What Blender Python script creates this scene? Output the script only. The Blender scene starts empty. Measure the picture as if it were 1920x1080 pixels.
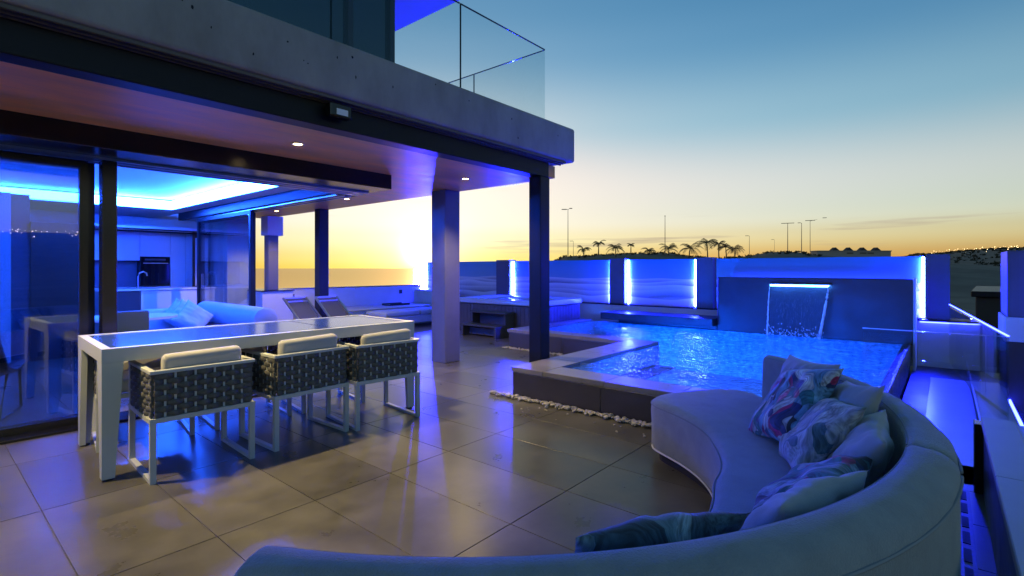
import bpy, bmesh, math, random
from mathutils import Vector, Matrix, noise as mnoise
R = math.radians
random.seed(7)
sc = bpy.context.scene
col = sc.collection

# ------------------------------------------------------------------ camera
# world axes follow the terrace: +X runs along the house front, +Y towards the sea
cam_d = bpy.data.cameras.new('camera')
cam = bpy.data.objects.new('camera', cam_d); col.objects.link(cam)
cam.location = (0, 0, 1.30)
cam.rotation_euler = (R(90), 0, R(40.2 - 90))
cam_d.sensor_width = 36; cam_d.lens = 18.0
cam_d.shift_y = -37 / 1920
cam_d.clip_start = 0.05; cam_d.clip_end = 150000
sc.camera = cam

# ------------------------------------------------------------------ world and sun
SUN_BEARING = 50.0      # degrees from +X towards +Y
SUN_EL = 3.0
W = bpy.data.worlds.new('World'); sc.world = W; W.use_nodes = True
nt = W.node_tree; nt.nodes.clear()
wo = nt.nodes.new('ShaderNodeOutputWorld'); bg = nt.nodes.new('ShaderNodeBackground')
sky = nt.nodes.new('ShaderNodeTexSky'); sky.sky_type = 'NISHITA'; sky.sun_disc = False
sky.sun_elevation = R(SUN_EL); sky.sun_rotation = R(90 - SUN_BEARING)
sky.altitude = 50; sky.air_density = 1.0; sky.dust_density = 0.4; sky.ozone_density = 3.0
# evening haze: the low sky is lifted and warmed with elevation, the glow round the sun rolls off softly
wtc = nt.nodes.new('ShaderNodeTexCoord'); wsp = nt.nodes.new('ShaderNodeSeparateXYZ'); nt.links.new(wtc.outputs['Generated'], wsp.inputs[0])
wr = nt.nodes.new('ShaderNodeValToRGB'); wr.color_ramp.interpolation = 'EASE'
we = wr.color_ramp.elements
SKYF = [(0.0, (1.25, 0.70, 0.48)), (0.02, (1.5, 0.90, 0.65)), (0.06, (2.3, 1.6, 1.1)), (0.09, (2.75, 2.1, 1.6)), (0.155, (3.4, 2.25, 1.70)), (0.264, (1.7, 1.72, 1.58)), (0.39, (0.88, 1.21, 1.34)), (0.45, (0.74, 1.12, 1.27)), (1.0, (0.70, 0.98, 1.08))]
while len(we) < len(SKYF): we.new(0.5)
for q_, (p_, c_) in zip(we, SKYF): q_.position = p_; q_.color = (c_[0] / 4, c_[1] / 4, c_[2] / 4, 1)
nt.links.new(wsp.outputs['Z'], wr.inputs[0])
wm = nt.nodes.new('ShaderNodeVectorMath'); wm.operation = 'MULTIPLY'; nt.links.new(sky.outputs[0], wm.inputs[0]); nt.links.new(wr.outputs[0], wm.inputs[1])
wss = nt.nodes.new('ShaderNodeSeparateXYZ'); nt.links.new(wm.outputs[0], wss.inputs[0]); wcc = nt.nodes.new('ShaderNodeCombineXYZ')
for k_ in range(3):
    m1_ = nt.nodes.new('ShaderNodeMath'); m1_.operation = 'MULTIPLY'; m1_.inputs[1].default_value = -0.30 * 4; nt.links.new(wss.outputs[k_], m1_.inputs[0])
    m2_ = nt.nodes.new('ShaderNodeMath'); m2_.operation = 'EXPONENT'; nt.links.new(m1_.outputs[0], m2_.inputs[0])
    m3_ = nt.nodes.new('ShaderNodeMath'); m3_.operation = 'MULTIPLY_ADD'; m3_.inputs[1].default_value = -1.0; m3_.inputs[2].default_value = 1.0; nt.links.new(m2_.outputs[0], m3_.inputs[0])
    nt.links.new(m3_.outputs[0], wcc.inputs[k_])
# hazy aureole round the setting sun
wdt = nt.nodes.new('ShaderNodeVectorMath'); wdt.operation = 'DOT_PRODUCT'; nt.links.new(wtc.outputs['Generated'], wdt.inputs[0])
wdt.inputs[1].default_value = (math.cos(R(SUN_BEARING)) * math.cos(R(1.9)), math.sin(R(SUN_BEARING)) * math.cos(R(1.9)), math.sin(R(1.9)))
wadd = wcc
for ex_, cl_ in ((2600.0, (4.0, 3.4, 2.4)), (320.0, (1.2, 0.72, 0.34)), (40.0, (0.16, 0.08, 0.03))):
    wmx_ = nt.nodes.new('ShaderNodeMath'); wmx_.operation = 'MAXIMUM'; wmx_.inputs[1].default_value = 0.0; nt.links.new(wdt.outputs['Value'], wmx_.inputs[0])
    wp_ = nt.nodes.new('ShaderNodeMath'); wp_.operation = 'POWER'; wp_.inputs[1].default_value = ex_; nt.links.new(wmx_.outputs[0], wp_.inputs[0])
    ws_ = nt.nodes.new('ShaderNodeVectorMath'); ws_.operation = 'SCALE'; ws_.inputs[0].default_value = cl_; nt.links.new(wp_.outputs[0], ws_.inputs['Scale'])
    wa_ = nt.nodes.new('ShaderNodeVectorMath'); wa_.operation = 'ADD'; nt.links.new(wadd.outputs[0], wa_.inputs[0]); nt.links.new(ws_.outputs[0], wa_.inputs[1]); wadd = wa_
# thin evening cloud streaks low in the sky
wmp = nt.nodes.new('ShaderNodeMapping'); wmp.inputs['Scale'].default_value = (2.2, 2.2, 46.0); wmp.inputs['Location'].default_value = (0.35, 0.1, 0.0); nt.links.new(wtc.outputs['Generated'], wmp.inputs['Vector'])
wno = nt.nodes.new('ShaderNodeTexNoise'); wno.inputs['Scale'].default_value = 1.6; wno.inputs['Detail'].default_value = 4.0; nt.links.new(wmp.outputs[0], wno.inputs['Vector'])
wcr = nt.nodes.new('ShaderNodeValToRGB'); wcr.color_ramp.elements[0].position = 0.60; wcr.color_ramp.elements[1].position = 0.72; nt.links.new(wno.outputs['Fac'], wcr.inputs[0])
wzr = nt.nodes.new('ShaderNodeValToRGB'); ze = wzr.color_ramp.elements; ze.new(0.5); ze.new(0.6)
for q_, (p_, v_) in zip(ze, ((0.02, 0), (0.045, 0.55), (0.07, 0.55), (0.10, 0))): q_.position = p_; q_.color = (v_, v_, v_, 1)
nt.links.new(wsp.outputs['Z'], wzr.inputs[0])
wmu = nt.nodes.new('ShaderNodeMath'); wmu.operation = 'MULTIPLY'; nt.links.new(wcr.outputs[0], wmu.inputs[0]); nt.links.new(wzr.outputs[0], wmu.inputs[1])
wmx = nt.nodes.new('ShaderNodeMix'); wmx.data_type = 'RGBA'; nt.links.new(wmu.outputs[0], wmx.inputs['Factor']); nt.links.new(wadd.outputs[0], wmx.inputs['A']); wmx.inputs['B'].default_value = (0.42, 0.32, 0.26, 1)
wsc = nt.nodes.new('ShaderNodeVectorMath'); wsc.operation = 'SCALE'; wsc.inputs['Scale'].default_value = 1 / 0.15; nt.links.new(wmx.outputs['Result'], wsc.inputs[0])
bg.inputs[1].default_value = 0.15
nt.links.new(wsc.outputs[0], bg.inputs[0]); nt.links.new(bg.outputs[0], wo.inputs[0])
sun_d = bpy.data.lights.new('sun', 'SUN'); sun = bpy.data.objects.new('sun', sun_d); col.objects.link(sun)
sun_d.energy = 0.5; sun_d.angle = R(2.0); sun_d.color = (1.0, 0.62, 0.30)
sd = Vector((math.cos(R(SUN_BEARING)) * math.cos(R(SUN_EL)), math.sin(R(SUN_BEARING)) * math.cos(R(SUN_EL)), math.sin(R(SUN_EL))))
sun.rotation_euler = sd.to_track_quat('Z', 'Y').to_euler()
vs = sc.view_settings
sc.display_settings.display_device = 'sRGB'
vs.view_transform = 'Standard'; vs.look = 'None'; vs.gamma = 1.0; vs.use_curve_mapping = False
vs.exposure = 0.0
cy = sc.cycles
sc.render.engine = 'CYCLES'
cy.use_denoising = True
try:
    cy.denoiser = 'OPENIMAGEDENOISE'; cy.denoising_input_passes = 'RGB_ALBEDO_NORMAL'; cy.denoising_prefilter = 'ACCURATE'
except Exception: pass
cy.max_bounces = 8; cy.diffuse_bounces = 3; cy.glossy_bounces = 4; cy.transmission_bounces = 6; cy.transparent_max_bounces = 12
cy.caustics_reflective = False; cy.caustics_refractive = False
cy.sample_clamp_indirect = 4.0; cy.blur_glossy = 0.5
cy.use_light_tree = True

# ------------------------------------------------------------------ materials
MATS = {}
def newmat(name):
    m = bpy.data.materials.new(name); m.use_nodes = True; m.node_tree.nodes.clear()
    o = m.node_tree.nodes.new('ShaderNodeOutputMaterial')
    return m, m.node_tree, o
def N(t, typ, **kw):
    n = t.nodes.new(typ)
    for k, v in kw.items():
        if k in n.inputs: n.inputs[k].default_value = v
        else: setattr(n, k, v)
    return n
def c4(c): return (c[0], c[1], c[2], 1.0)
def ramp(t, stops):
    r = t.nodes.new('ShaderNodeValToRGB'); e = r.color_ramp.elements
    while len(e) < len(stops): e.new(0.5)
    for q, (p, c) in zip(e, stops): q.position = p; q.color = c4(c)
    return r
def pmat(name, color, rough=0.5, metal=0.0, var=0.0, vscale=3.0, bump=0.0, bscale=60.0, rvar=0.0, sheen=0.0, coat=0.0, rand=0.0, spec=0.5, stretch=None, color2=None):
    """Principled material with world-space grain: var = colour variation, rand = variation per object"""
    m, t, o = newmat(name)
    b = N(t, 'ShaderNodeBsdfPrincipled'); t.links.new(b.outputs[0], o.inputs[0])
    b.inputs['Base Color'].default_value = c4(color); b.inputs['Roughness'].default_value = rough
    b.inputs['Metallic'].default_value = metal; b.inputs['Specular IOR Level'].default_value = spec
    if sheen: b.inputs['Sheen Weight'].default_value = sheen; b.inputs['Sheen Roughness'].default_value = 0.5
    if coat: b.inputs['Coat Weight'].default_value = coat; b.inputs['Coat Roughness'].default_value = 0.08
    g = N(t, 'ShaderNodeNewGeometry'); vec = g.outputs['Position']
    if stretch:
        mp = N(t, 'ShaderNodeMapping'); mp.inputs['Scale'].default_value = stretch
        t.links.new(vec, mp.inputs['Vector']); vec = mp.outputs[0]
    if var or rvar:
        n1 = N(t, 'ShaderNodeTexNoise', Scale=vscale, Detail=6.0, Roughness=0.62); t.links.new(vec, n1.inputs['Vector'])
    if var or rand:
        c2 = color2 or color
        lo = [max(0, x * (1 - var)) for x in color]; hi = [x * (1 + var) for x in c2]
        if var:
            rp = ramp(t, [(0.25, lo), (0.75, hi)]); t.links.new(n1.outputs['Fac'], rp.inputs[0]); src = rp.outputs[0]
        else:
            q = N(t, 'ShaderNodeRGB'); q.outputs[0].default_value = c4(color); src = q.outputs[0]
        if rand:
            oi = N(t, 'ShaderNodeObjectInfo'); mr = N(t, 'ShaderNodeMapRange'); mr.inputs['To Min'].default_value = 1 - rand; mr.inputs['To Max'].default_value = 1 + rand
            t.links.new(oi.outputs['Random'], mr.inputs['Value'])
            mx = N(t, 'ShaderNodeVectorMath', operation='SCALE'); t.links.new(src, mx.inputs[0]); t.links.new(mr.outputs[0], mx.inputs['Scale']); src = mx.outputs[0]
        t.links.new(src, b.inputs['Base Color'])
    if rvar:
        mr2 = N(t, 'ShaderNodeMapRange'); mr2.inputs['From Min'].default_value = 0.3; mr2.inputs['From Max'].default_value = 0.7
        mr2.inputs['To Min'].default_value = max(0.02, rough - rvar); mr2.inputs['To Max'].default_value = rough + rvar
        t.links.new(n1.outputs['Fac'], mr2.inputs['Value']); t.links.new(mr2.outputs[0], b.inputs['Roughness'])
    if bump:
        n2 = N(t, 'ShaderNodeTexNoise', Scale=bscale, Detail=4.0, Roughness=0.6); t.links.new(vec, n2.inputs['Vector'])
        bp = N(t, 'ShaderNodeBump', Strength=bump, Distance=0.01); t.links.new(n2.outputs['Fac'], bp.inputs['Height']); t.links.new(bp.outputs[0], b.inputs['Normal'])
    MATS[name] = m
    return m
def emat(name, color, strength):
    m, t, o = newmat(name)
    e = N(t, 'ShaderNodeEmission'); e.inputs[0].default_value = c4(color); e.inputs[1].default_value = strength
    t.links.new(e.outputs[0], o.inputs[0]); MATS[name] = m
    return m
def glassmat(name, tint, refl=1.0, ior=1.5, rough=0.0):
    m, t, o = newmat(name)
    tr = N(t, 'ShaderNodeBsdfTransparent'); tr.inputs[0].default_value = c4(tint)
    gl = N(t, 'ShaderNodeBsdfGlossy'); gl.inputs['Roughness'].default_value = rough
    lw_ = N(t, 'ShaderNodeLayerWeight'); lw_.inputs['Blend'].default_value = 0.5      # facing: 0 head on, 1 at grazing
    pw = N(t, 'ShaderNodeMath', operation='POWER'); pw.inputs[1].default_value = 5.0; t.links.new(lw_.outputs['Facing'], pw.inputs[0])
    mu = N(t, 'ShaderNodeMath', operation='MULTIPLY_ADD'); mu.inputs[1].default_value = 0.90; mu.inputs[2].default_value = 0.045 * refl; mu.use_clamp = True
    t.links.new(pw.outputs[0], mu.inputs[0])
    mx = N(t, 'ShaderNodeMixShader'); t.links.new(mu.outputs[0], mx.inputs[0]); t.links.new(tr.outputs[0], mx.inputs[1]); t.links.new(gl.outputs[0], mx.inputs[2])
    t.links.new(mx.outputs[0], o.inputs[0]); MATS[name] = m
    return m

M_TILE = pmat('porcelain_tile', (0.092, 0.088, 0.070), 0.32, spec=0.34, var=0.42, vscale=2.4, bump=0.02, bscale=25, rvar=0.06, rand=0.15)
M_GROUT = pmat('grout', (0.11, 0.10, 0.09), 0.8)
M_CONC = pmat('cast_concrete', (0.30, 0.285, 0.245), 0.75, var=0.34, vscale=2.4, bump=0.25, bscale=18, stretch=(1, 1, 0.45))
M_PIT = pmat('concrete_pit', (0.012, 0.012, 0.012), 0.95)
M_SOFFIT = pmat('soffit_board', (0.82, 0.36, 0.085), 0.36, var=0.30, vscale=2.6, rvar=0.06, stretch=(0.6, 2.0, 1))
M_STEEL = pmat('dark_painted_steel', (0.008, 0.010, 0.013), 0.42, spec=0.2, var=0.2, vscale=4)
M_BLACK = pmat('black_aluminium', (0.007, 0.007, 0.008), 0.22)
M_DRIP = pmat('drip_profile', (0.11, 0.095, 0.075), 0.6, var=0.2, vscale=5)
M_COLC = pmat('column_plaster', (0.10, 0.10, 0.115), 0.55, var=0.15, vscale=3)
M_WALLW = pmat('white_plaster', (0.62, 0.62, 0.63), 0.7, var=0.05, vscale=3, bump=0.05, bscale=90)
M_CEIL = pmat('ceiling_paint', (0.72, 0.72, 0.74), 0.6)
M_DARKW = pmat('dark_panel', (0.03, 0.035, 0.04), 0.3)
M_WMETAL = pmat('white_powder_coat', (0.43, 0.46, 0.46), 0.38)
M_TABLEG = pmat('blue_glass_top', (0.02, 0.05, 0.24), 0.18, spec=0.12)
M_ROPE = pmat('grey_rope', (0.085, 0.087, 0.088), 0.7, var=0.35, vscale=40, bump=0.4, bscale=160)
M_CUSH = pmat('cream_cushion', (0.38, 0.38, 0.36), 0.85, var=0.06, vscale=8, bump=0.12, bscale=350, sheen=0.3)
M_FOOT = pmat('black_rubber', (0.012, 0.012, 0.012), 0.7)
M_SOFA = pmat('sofa_fabric', (0.26, 0.285, 0.29), 0.85, var=0.16, vscale=9, bump=0.55, bscale=170, sheen=0.25)
M_PIPING = pmat('sofa_piping', (0.24, 0.26, 0.27), 0.8)
M_PILLOWG = pmat('grey_pillow_fabric', (0.30, 0.32, 0.33), 0.85, var=0.10, vscale=9, bump=0.15, bscale=300, sheen=0.3)
M_COPING = pmat('coping_stone', (0.18, 0.17, 0.15), 0.35, var=0.2, vscale=3, bump=0.06, bscale=40, rvar=0.1, rand=0.08)
M_PWALL = pmat('pool_wall_tile', (0.045, 0.042, 0.038), 0.35, var=0.2, vscale=2, rvar=0.08, rand=0.08)
M_PTRIM = pmat('tile_trim', (0.45, 0.45, 0.45), 0.25, metal=0.8)
M_DSTONE = pmat('dark_stone', (0.026, 0.028, 0.034), 0.4, var=0.4, vscale=2.2, bump=0.1, bscale=30, rvar=0.1)
M_PEBBLE = pmat('white_pebble', (0.40, 0.37, 0.32), 0.55, var=0.65, vscale=42)
M_TUB = pmat('tub_cabinet', (0.12, 0.10, 0.09), 0.5, var=0.2, vscale=4)
M_TUBRIM = pmat('tub_acrylic', (0.62, 0.63, 0.65), 0.18)
M_STEPS = pmat('step_plastic', (0.055, 0.052, 0.055), 0.5)
M_SLING = pmat('dark_sling', (0.03, 0.035, 0.05), 0.7, bump=0.1, bscale=300)
M_ALU = pmat('brushed_aluminium', (0.6, 0.62, 0.65), 0.3, metal=1.0)
M_PALE = pmat('pale_upholstery', (0.30, 0.36, 0.44), 0.8, var=0.05, vscale=6, bump=0.1, bscale=300)
M_TEALCH = pmat('teal_chair', (0.05, 0.085, 0.10), 0.6)
M_KITCH = pmat('kitchen_lacquer', (0.66, 0.66, 0.68), 0.22)
M_OVEN = pmat('oven_glass', (0.008, 0.008, 0.010), 0.05)
M_DECK = pmat('trough_deck', (0.42, 0.43, 0.45), 0.28, var=0.12, vscale=2)
M_CREAM = pmat('cream_coping', (0.46, 0.45, 0.40), 0.5, var=0.08, vscale=4, bump=0.05, bscale=50)
M_GROUND = pmat('dry_earth', (0.10, 0.085, 0.06), 0.95, var=0.6, vscale=0.09)
M_TRUNK = pmat('palm_trunk', (0.10, 0.07, 0.045), 0.9, var=0.3, vscale=3)
M_FROND = pmat('palm_frond', (0.085, 0.075, 0.02), 0.6, var=0.4, vscale=1.5)
M_FRONDR = pmat('dry_frond', (0.15, 0.065, 0.02), 0.6, var=0.4, vscale=1.5)
M_POLE = pmat('galvanised_pole', (0.13, 0.11, 0.10), 0.5, metal=0.5)
M_FARB = pmat('pale_render', (0.28, 0.26, 0.25), 0.8)
M_FARR = pmat('dark_roof', (0.035, 0.03, 0.03), 0.8)
M_BLUEWALL = pmat('rendered_pillar', (0.10, 0.10, 0.14), 0.55, var=0.12, vscale=3)
M_PSHELL = pmat('pool_mosaic', (0.10, 0.38, 0.62), 0.5, var=0.35, vscale=14, color2=(0.30, 0.62, 0.80))
M_SCRUB = pmat('scrub', (0.035, 0.035, 0.018), 0.9, var=0.5, vscale=1.0)

BLUE = (0.015, 0.06, 1.0)
M_COVE = emat('cove_led', (0.012, 0.085, 1.0), 330.0)
M_LED = emat('blue_led', (0.007, 0.012, 1.0), 2400.0)
M_ROOFL = emat('roof_led', (0.25, 0.25, 1.0), 3.5)
M_LEDC = emat('waterfall_led', (0.05, 0.25, 1.0), 70.0)
M_LEDT = emat('rail_led', (0.02, 0.03, 1.0), 36.0)
M_PLAMP = emat('pool_lamp', (0.002, 0.09, 1.0), 1250.0)
M_WARM = emat('downlight_lens', (1.0, 0.72, 0.30), 30.0)
M_TOWN = emat('town_lamp', (1.0, 0.70, 0.34), 14.0)
M_TUBL = emat('tub_lamp', (0.03, 0.6, 0.8), 3.0)

for m_ in (M_TOWN, M_WARM, M_TUBL): m_.cycles.emission_sampling = 'NONE'     # tiny lenses: seen, but not worth light samples
M_GLASS = glassmat('clear_glass', (0.955, 0.98, 0.985), 1.0)
M_GLASSD = glassmat('tinted_door_glass', (0.68, 0.76, 0.79), 2.4)
M_GLASSE = pmat('glass_edge', (0.02, 0.05, 0.06), 0.1)
M_UPG = pmat('dark_upper_glazing', (0.008, 0.018, 0.024), 0.08, spec=0.6)

def water_mat(name, tint, scale, strength):
    m, t, o = newmat(name)
    g = N(t, 'ShaderNodeNewGeometry')
    n1 = N(t, 'ShaderNodeTexNoise', Scale=scale, Detail=3.0, Roughness=0.55, Distortion=0.6); t.links.new(g.outputs['Position'], n1.inputs['Vector'])
    n2 = N(t, 'ShaderNodeTexNoise', Scale=scale * 3.3, Detail=3.0); t.links.new(g.outputs['Position'], n2.inputs['Vector'])
    ad = N(t, 'ShaderNodeMath', operation='MULTIPLY_ADD'); ad.inputs[1].default_value = 0.45
    t.links.new(n2.outputs['Fac'], ad.inputs[0]); t.links.new(n1.outputs['Fac'], ad.inputs[2])
    bp = N(t, 'ShaderNodeBump', Strength=strength, Distance=0.05); t.links.new(ad.outputs[0], bp.inputs['Height'])
    tr = N(t, 'ShaderNodeBsdfTransparent'); tr.inputs[0].default_value = c4(tint)
    gl = N(t, 'ShaderNodeBsdfGlossy'); gl.inputs['Roughness'].default_value = 0.03; t.links.new(bp.outputs[0], gl.inputs['Normal'])
    lw_ = N(t, 'ShaderNodeLayerWeight'); lw_.inputs['Blend'].default_value = 0.5; t.links.new(bp.outputs[0], lw_.inputs['Normal'])
    pw = N(t, 'ShaderNodeMath', operation='POWER'); pw.inputs[1].default_value = 5.0; t.links.new(lw_.outputs['Facing'], pw.inputs[0])
    mu = N(t, 'ShaderNodeMath', operation='MULTIPLY_ADD'); mu.inputs[1].default_value = 0.9; mu.inputs[2].default_value = 0.02; mu.use_clamp = True; t.links.new(pw.outputs[0], mu.inputs[0])
    mx = N(t, 'ShaderNodeMixShader'); t.links.new(mu.outputs[0], mx.inputs[0]); t.links.new(tr.outputs[0], mx.inputs[1]); t.links.new(gl.outputs[0], mx.inputs[2])
    t.links.new(mx.outputs[0], o.inputs[0]); MATS[name] = m
    return m
M_WATER = water_mat('pool_water', (0.84, 0.95, 1.0), 5.5, 0.85)

def falls_mat(name):
    m, t, o = newmat(name)
    tr = N(t, 'ShaderNodeBsdfTransparent'); tr.inputs[0].default_value = (0.9, 0.96, 1, 1)
    gl = N(t, 'ShaderNodeBsdfPrincipled'); gl.inputs['Base Color'].default_value = (0.7, 0.8, 0.9, 1); gl.inputs['Roughness'].default_value = 0.15
    g = N(t, 'ShaderNodeNewGeometry'); mp = N(t, 'ShaderNodeMapping'); mp.inputs['Scale'].default_value = (34, 34, 1.6)
    t.links.new(g.outputs['Position'], mp.inputs['Vector'])
    n1 = N(t, 'ShaderNodeTexNoise', Scale=2.2, Detail=5.0, Roughness=0.7); t.links.new(mp.outputs[0], n1.inputs['Vector'])
    rp = ramp(t, [(0.52, (0.02, 0.02, 0.02)), (0.75, (0.34, 0.34, 0.34))]); t.links.new(n1.outputs['Fac'], rp.inputs[0])
    mx = N(t, 'ShaderNodeMixShader'); t.links.new(rp.outputs[0], mx.inputs[0]); t.links.new(tr.outputs[0], mx.inputs[1]); t.links.new(gl.outputs[0], mx.inputs[2])
    t.links.new(mx.outputs[0], o.inputs[0]); MATS[name] = m
    return m
M_FALL = falls_mat('falling_water')
M_FALLE = pmat('water_rope', (0.75, 0.85, 0.95), 0.12, bump=0.6, bscale=50)

def mural_mat():
    """dune photograph printed on the fence panels: pale sand with soft ridges under a clear sky"""
    m, t, o = newmat('dune_print')
    b = N(t, 'ShaderNodeBsdfPrincipled'); b.inputs['Roughness'].default_value = 0.45; t.links.new(b.outputs[0], o.inputs[0])
    g = N(t, 'ShaderNodeNewGeometry'); sp = N(t, 'ShaderNodeSeparateXYZ'); t.links.new(g.outputs['Position'], sp.inputs[0])
    def math_(op, a_, b_=None, c_=None, clamp=False):
        n = N(t, 'ShaderNodeMath', operation=op); n.use_clamp = clamp
        for k, v in enumerate((a_, b_, c_)):
            if v is None: continue
            if isinstance(v, (int, float)): n.inputs[k].default_value = v
            else: t.links.new(v, n.inputs[k])
        return n.outputs[0]
    Z = sp.outputs['Z']
    skyc = ramp(t, [(0.0, (0.22, 0.38, 0.48)), (1.0, (0.05, 0.30, 0.55))]); mr = N(t, 'ShaderNodeMapRange'); mr.inputs['From Min'].default_value = 1.0; mr.inputs['From Max'].default_value = 1.47
    t.links.new(Z, mr.inputs['Value']); t.links.new(mr.outputs[0], skyc.inputs[0]); colr = skyc.outputs[0]
    fine = N(t, 'ShaderNodeTexNoise', Scale=38.0, Detail=4.0); t.links.new(g.outputs['Position'], fine.inputs['Vector'])
    # five dune crests, far to near: height line along the wall, lit crest fading into a shaded slope
    for k, (h0, amp, fr, off, w, hi, lo) in enumerate(((1.10, .09, .9, 0.0, .10, (.62, .60, .58), (.30, .29, .31)), (1.06, .22, .55, 4.0, .16, (.66, .64, .62), (.16, .15, .18)), (.97, .26, .75, 9.0, .22, (.70, .68, .66), (.34, .32, .34)),
                                                     (.86, .30, .5, 15.0, .20, (.60, .58, .57), (.20, .19, .22)), (.74, .22, .8, 23.0, .2, (.72, .70, .68), (.46, .44, .44)))):
        mp = N(t, 'ShaderNodeMapping'); mp.inputs['Scale'].default_value = (0, fr, 0); mp.inputs['Location'].default_value = (off, off * .7, off); t.links.new(g.outputs['Position'], mp.inputs['Vector'])
        n1 = N(t, 'ShaderNodeTexNoise', Scale=1.0, Detail=1.0, Roughness=0.4); t.links.new(mp.outputs[0], n1.inputs['Vector'])
        h = math_('ADD', math_('MULTIPLY', math_('SUBTRACT', n1.outputs['Fac'], .5), amp), h0)
        dep = math_('SUBTRACT', h, Z)
        f = math_('DIVIDE', dep, w, None, True)
        rp = ramp(t, [(0.0, hi), (0.12, hi), (0.75, lo), (1.0, [(x + y) / 2 for x, y in zip(hi, lo)])]); t.links.new(math_('MULTIPLY_ADD', math_('SUBTRACT', fine.outputs['Fac'], .5), .25, f, True), rp.inputs[0])
        mx = N(t, 'ShaderNodeMix', data_type='RGBA'); t.links.new(math_('MULTIPLY', dep, 120.0, None, True), mx.inputs['Factor']); t.links.new(colr, mx.inputs['A']); t.links.new(rp.outputs[0], mx.inputs['B']); colr = mx.outputs['Result']
    t.links.new(colr, b.inputs['Base Color'])
    return m
M_MURAL = mural_mat()

def print_mat(name, palette, seed, scale=11.0, vein=0.35):
    """painted leaf and petal shapes: long distorted cells in a palette, with fine brush veins"""
    m, t, o = newmat(name)
    b = N(t, 'ShaderNodeBsdfPrincipled'); b.inputs['Roughness'].default_value = 0.8; b.inputs['Sheen Weight'].default_value = 0.2; t.links.new(b.outputs[0], o.inputs[0])
    tc = N(t, 'ShaderNodeTexCoord'); mp = N(t, 'ShaderNodeMapping'); mp.inputs['Location'].default_value = (seed, seed * 1.7, seed * .3); t.links.new(tc.outputs['Object'], mp.inputs['Vector'])
    nd = N(t, 'ShaderNodeTexNoise', Scale=4.5, Detail=1.0); t.links.new(mp.outputs[0], nd.inputs['Vector'])
    sb = N(t, 'ShaderNodeVectorMath', operation='SUBTRACT'); sb.inputs[1].default_value = (.5, .5, .5); t.links.new(nd.outputs['Color'], sb.inputs[0])
    sl = N(t, 'ShaderNodeVectorMath', operation='SCALE'); sl.inputs['Scale'].default_value = 0.55; t.links.new(sb.outputs[0], sl.inputs[0])
    av = N(t, 'ShaderNodeVectorMath', operation='ADD'); t.links.new(mp.outputs[0], av.inputs[0]); t.links.new(sl.outputs[0], av.inputs[1])
    mp2 = N(t, 'ShaderNodeMapping'); mp2.inputs['Rotation'].default_value = (0, 0, 0.7); mp2.inputs['Scale'].default_value = (1.0, 0.42, 0.6); t.links.new(av.outputs[0], mp2.inputs['Vector'])
    v = N(t, 'ShaderNodeTexVoronoi', Scale=scale); t.links.new(mp2.outputs[0], v.inputs['Vector'])
    sp = N(t, 'ShaderNodeSeparateColor'); t.links.new(v.outputs['Color'], sp.inputs[0])
    rp = ramp(t, palette); rp.color_ramp.interpolation = 'CONSTANT'; t.links.new(sp.outputs[0], rp.inputs[0])
    mp3 = N(t, 'ShaderNodeMapping'); mp3.inputs['Rotation'].default_value = (0, 0, 0.7); mp3.inputs['Scale'].default_value = (1.0, 0.16, 0.5); t.links.new(av.outputs[0], mp3.inputs['Vector'])
    n3 = N(t, 'ShaderNodeTexNoise', Scale=70.0, Detail=3.0); t.links.new(mp3.outputs[0], n3.inputs['Vector'])
    mr = N(t, 'ShaderNodeMapRange'); mr.inputs['From Min'].default_value = .35; mr.inputs['From Max'].default_value = .65; mr.inputs['To Min'].default_value = 1 - vein; mr.inputs['To Max'].default_value = 1 + vein; t.links.new(n3.outputs['Fac'], mr.inputs['Value'])
    ed = N(t, 'ShaderNodeMapRange'); ed.inputs['From Min'].default_value = .0; ed.inputs['From Max'].default_value = .55; ed.inputs['To Min'].default_value = 1.15; ed.inputs['To Max'].default_value = .6; t.links.new(v.outputs['Distance'], ed.inputs['Value'])
    mm = N(t, 'ShaderNodeMath', operation='MULTIPLY'); t.links.new(mr.outputs[0], mm.inputs[0]); t.links.new(ed.outputs[0], mm.inputs[1])
    rp_gain = 0.72
    ed.inputs['To Min'].default_value = 1.15 * rp_gain; ed.inputs['To Max'].default_value = .6 * rp_gain
    sc_ = N(t, 'ShaderNodeVectorMath', operation='SCALE'); t.links.new(rp.outputs[0], sc_.inputs[0]); t.links.new(mm.outputs[0], sc_.inputs['Scale'])
    t.links.new(sc_.outputs[0], b.inputs['Base Color'])
    nb = N(t, 'ShaderNodeTexNoise', Scale=300.0); t.links.new(tc.outputs['Object'], nb.inputs['Vector']); bp = N(t, 'ShaderNodeBump', Strength=0.12, Distance=0.01); t.links.new(nb.outputs['Fac'], bp.inputs['Height']); t.links.new(bp.outputs[0], b.inputs['Normal'])
    return m
PALE, SKYB, TEAL, NAVY, PINK, MAG, INK = (.74, .80, .80), (.22, .50, .74), (.05, .26, .26), (.03, .05, .22), (.85, .22, .42), (.60, .02, .20), (.01, .012, .02)
M_FLORAL = print_mat('floral_print', [(0, PALE), (.22, SKYB), (.38, NAVY), (.50, TEAL), (.62, PINK), (.72, INK), (.80, MAG), (.90, SKYB)], 0.0, 15.0, .5)
M_LEAFP = print_mat('leaf_print', [(0, (.66, .70, .70)), (.50, (.52, .60, .62)), (.66, (.20, .34, .36)), (.80, (.66, .70, .70)), (.90, (.12, .24, .28))], 3.1, 13.0, .4)
M_LEAFD = print_mat('dark_leaf_print', [(0, (.36, .46, .52)), (.25, TEAL), (.48, INK), (.62, (.46, .54, .58)), (.80, MAG), (.88, NAVY)], 6.4, 14.0, .5)
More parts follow.
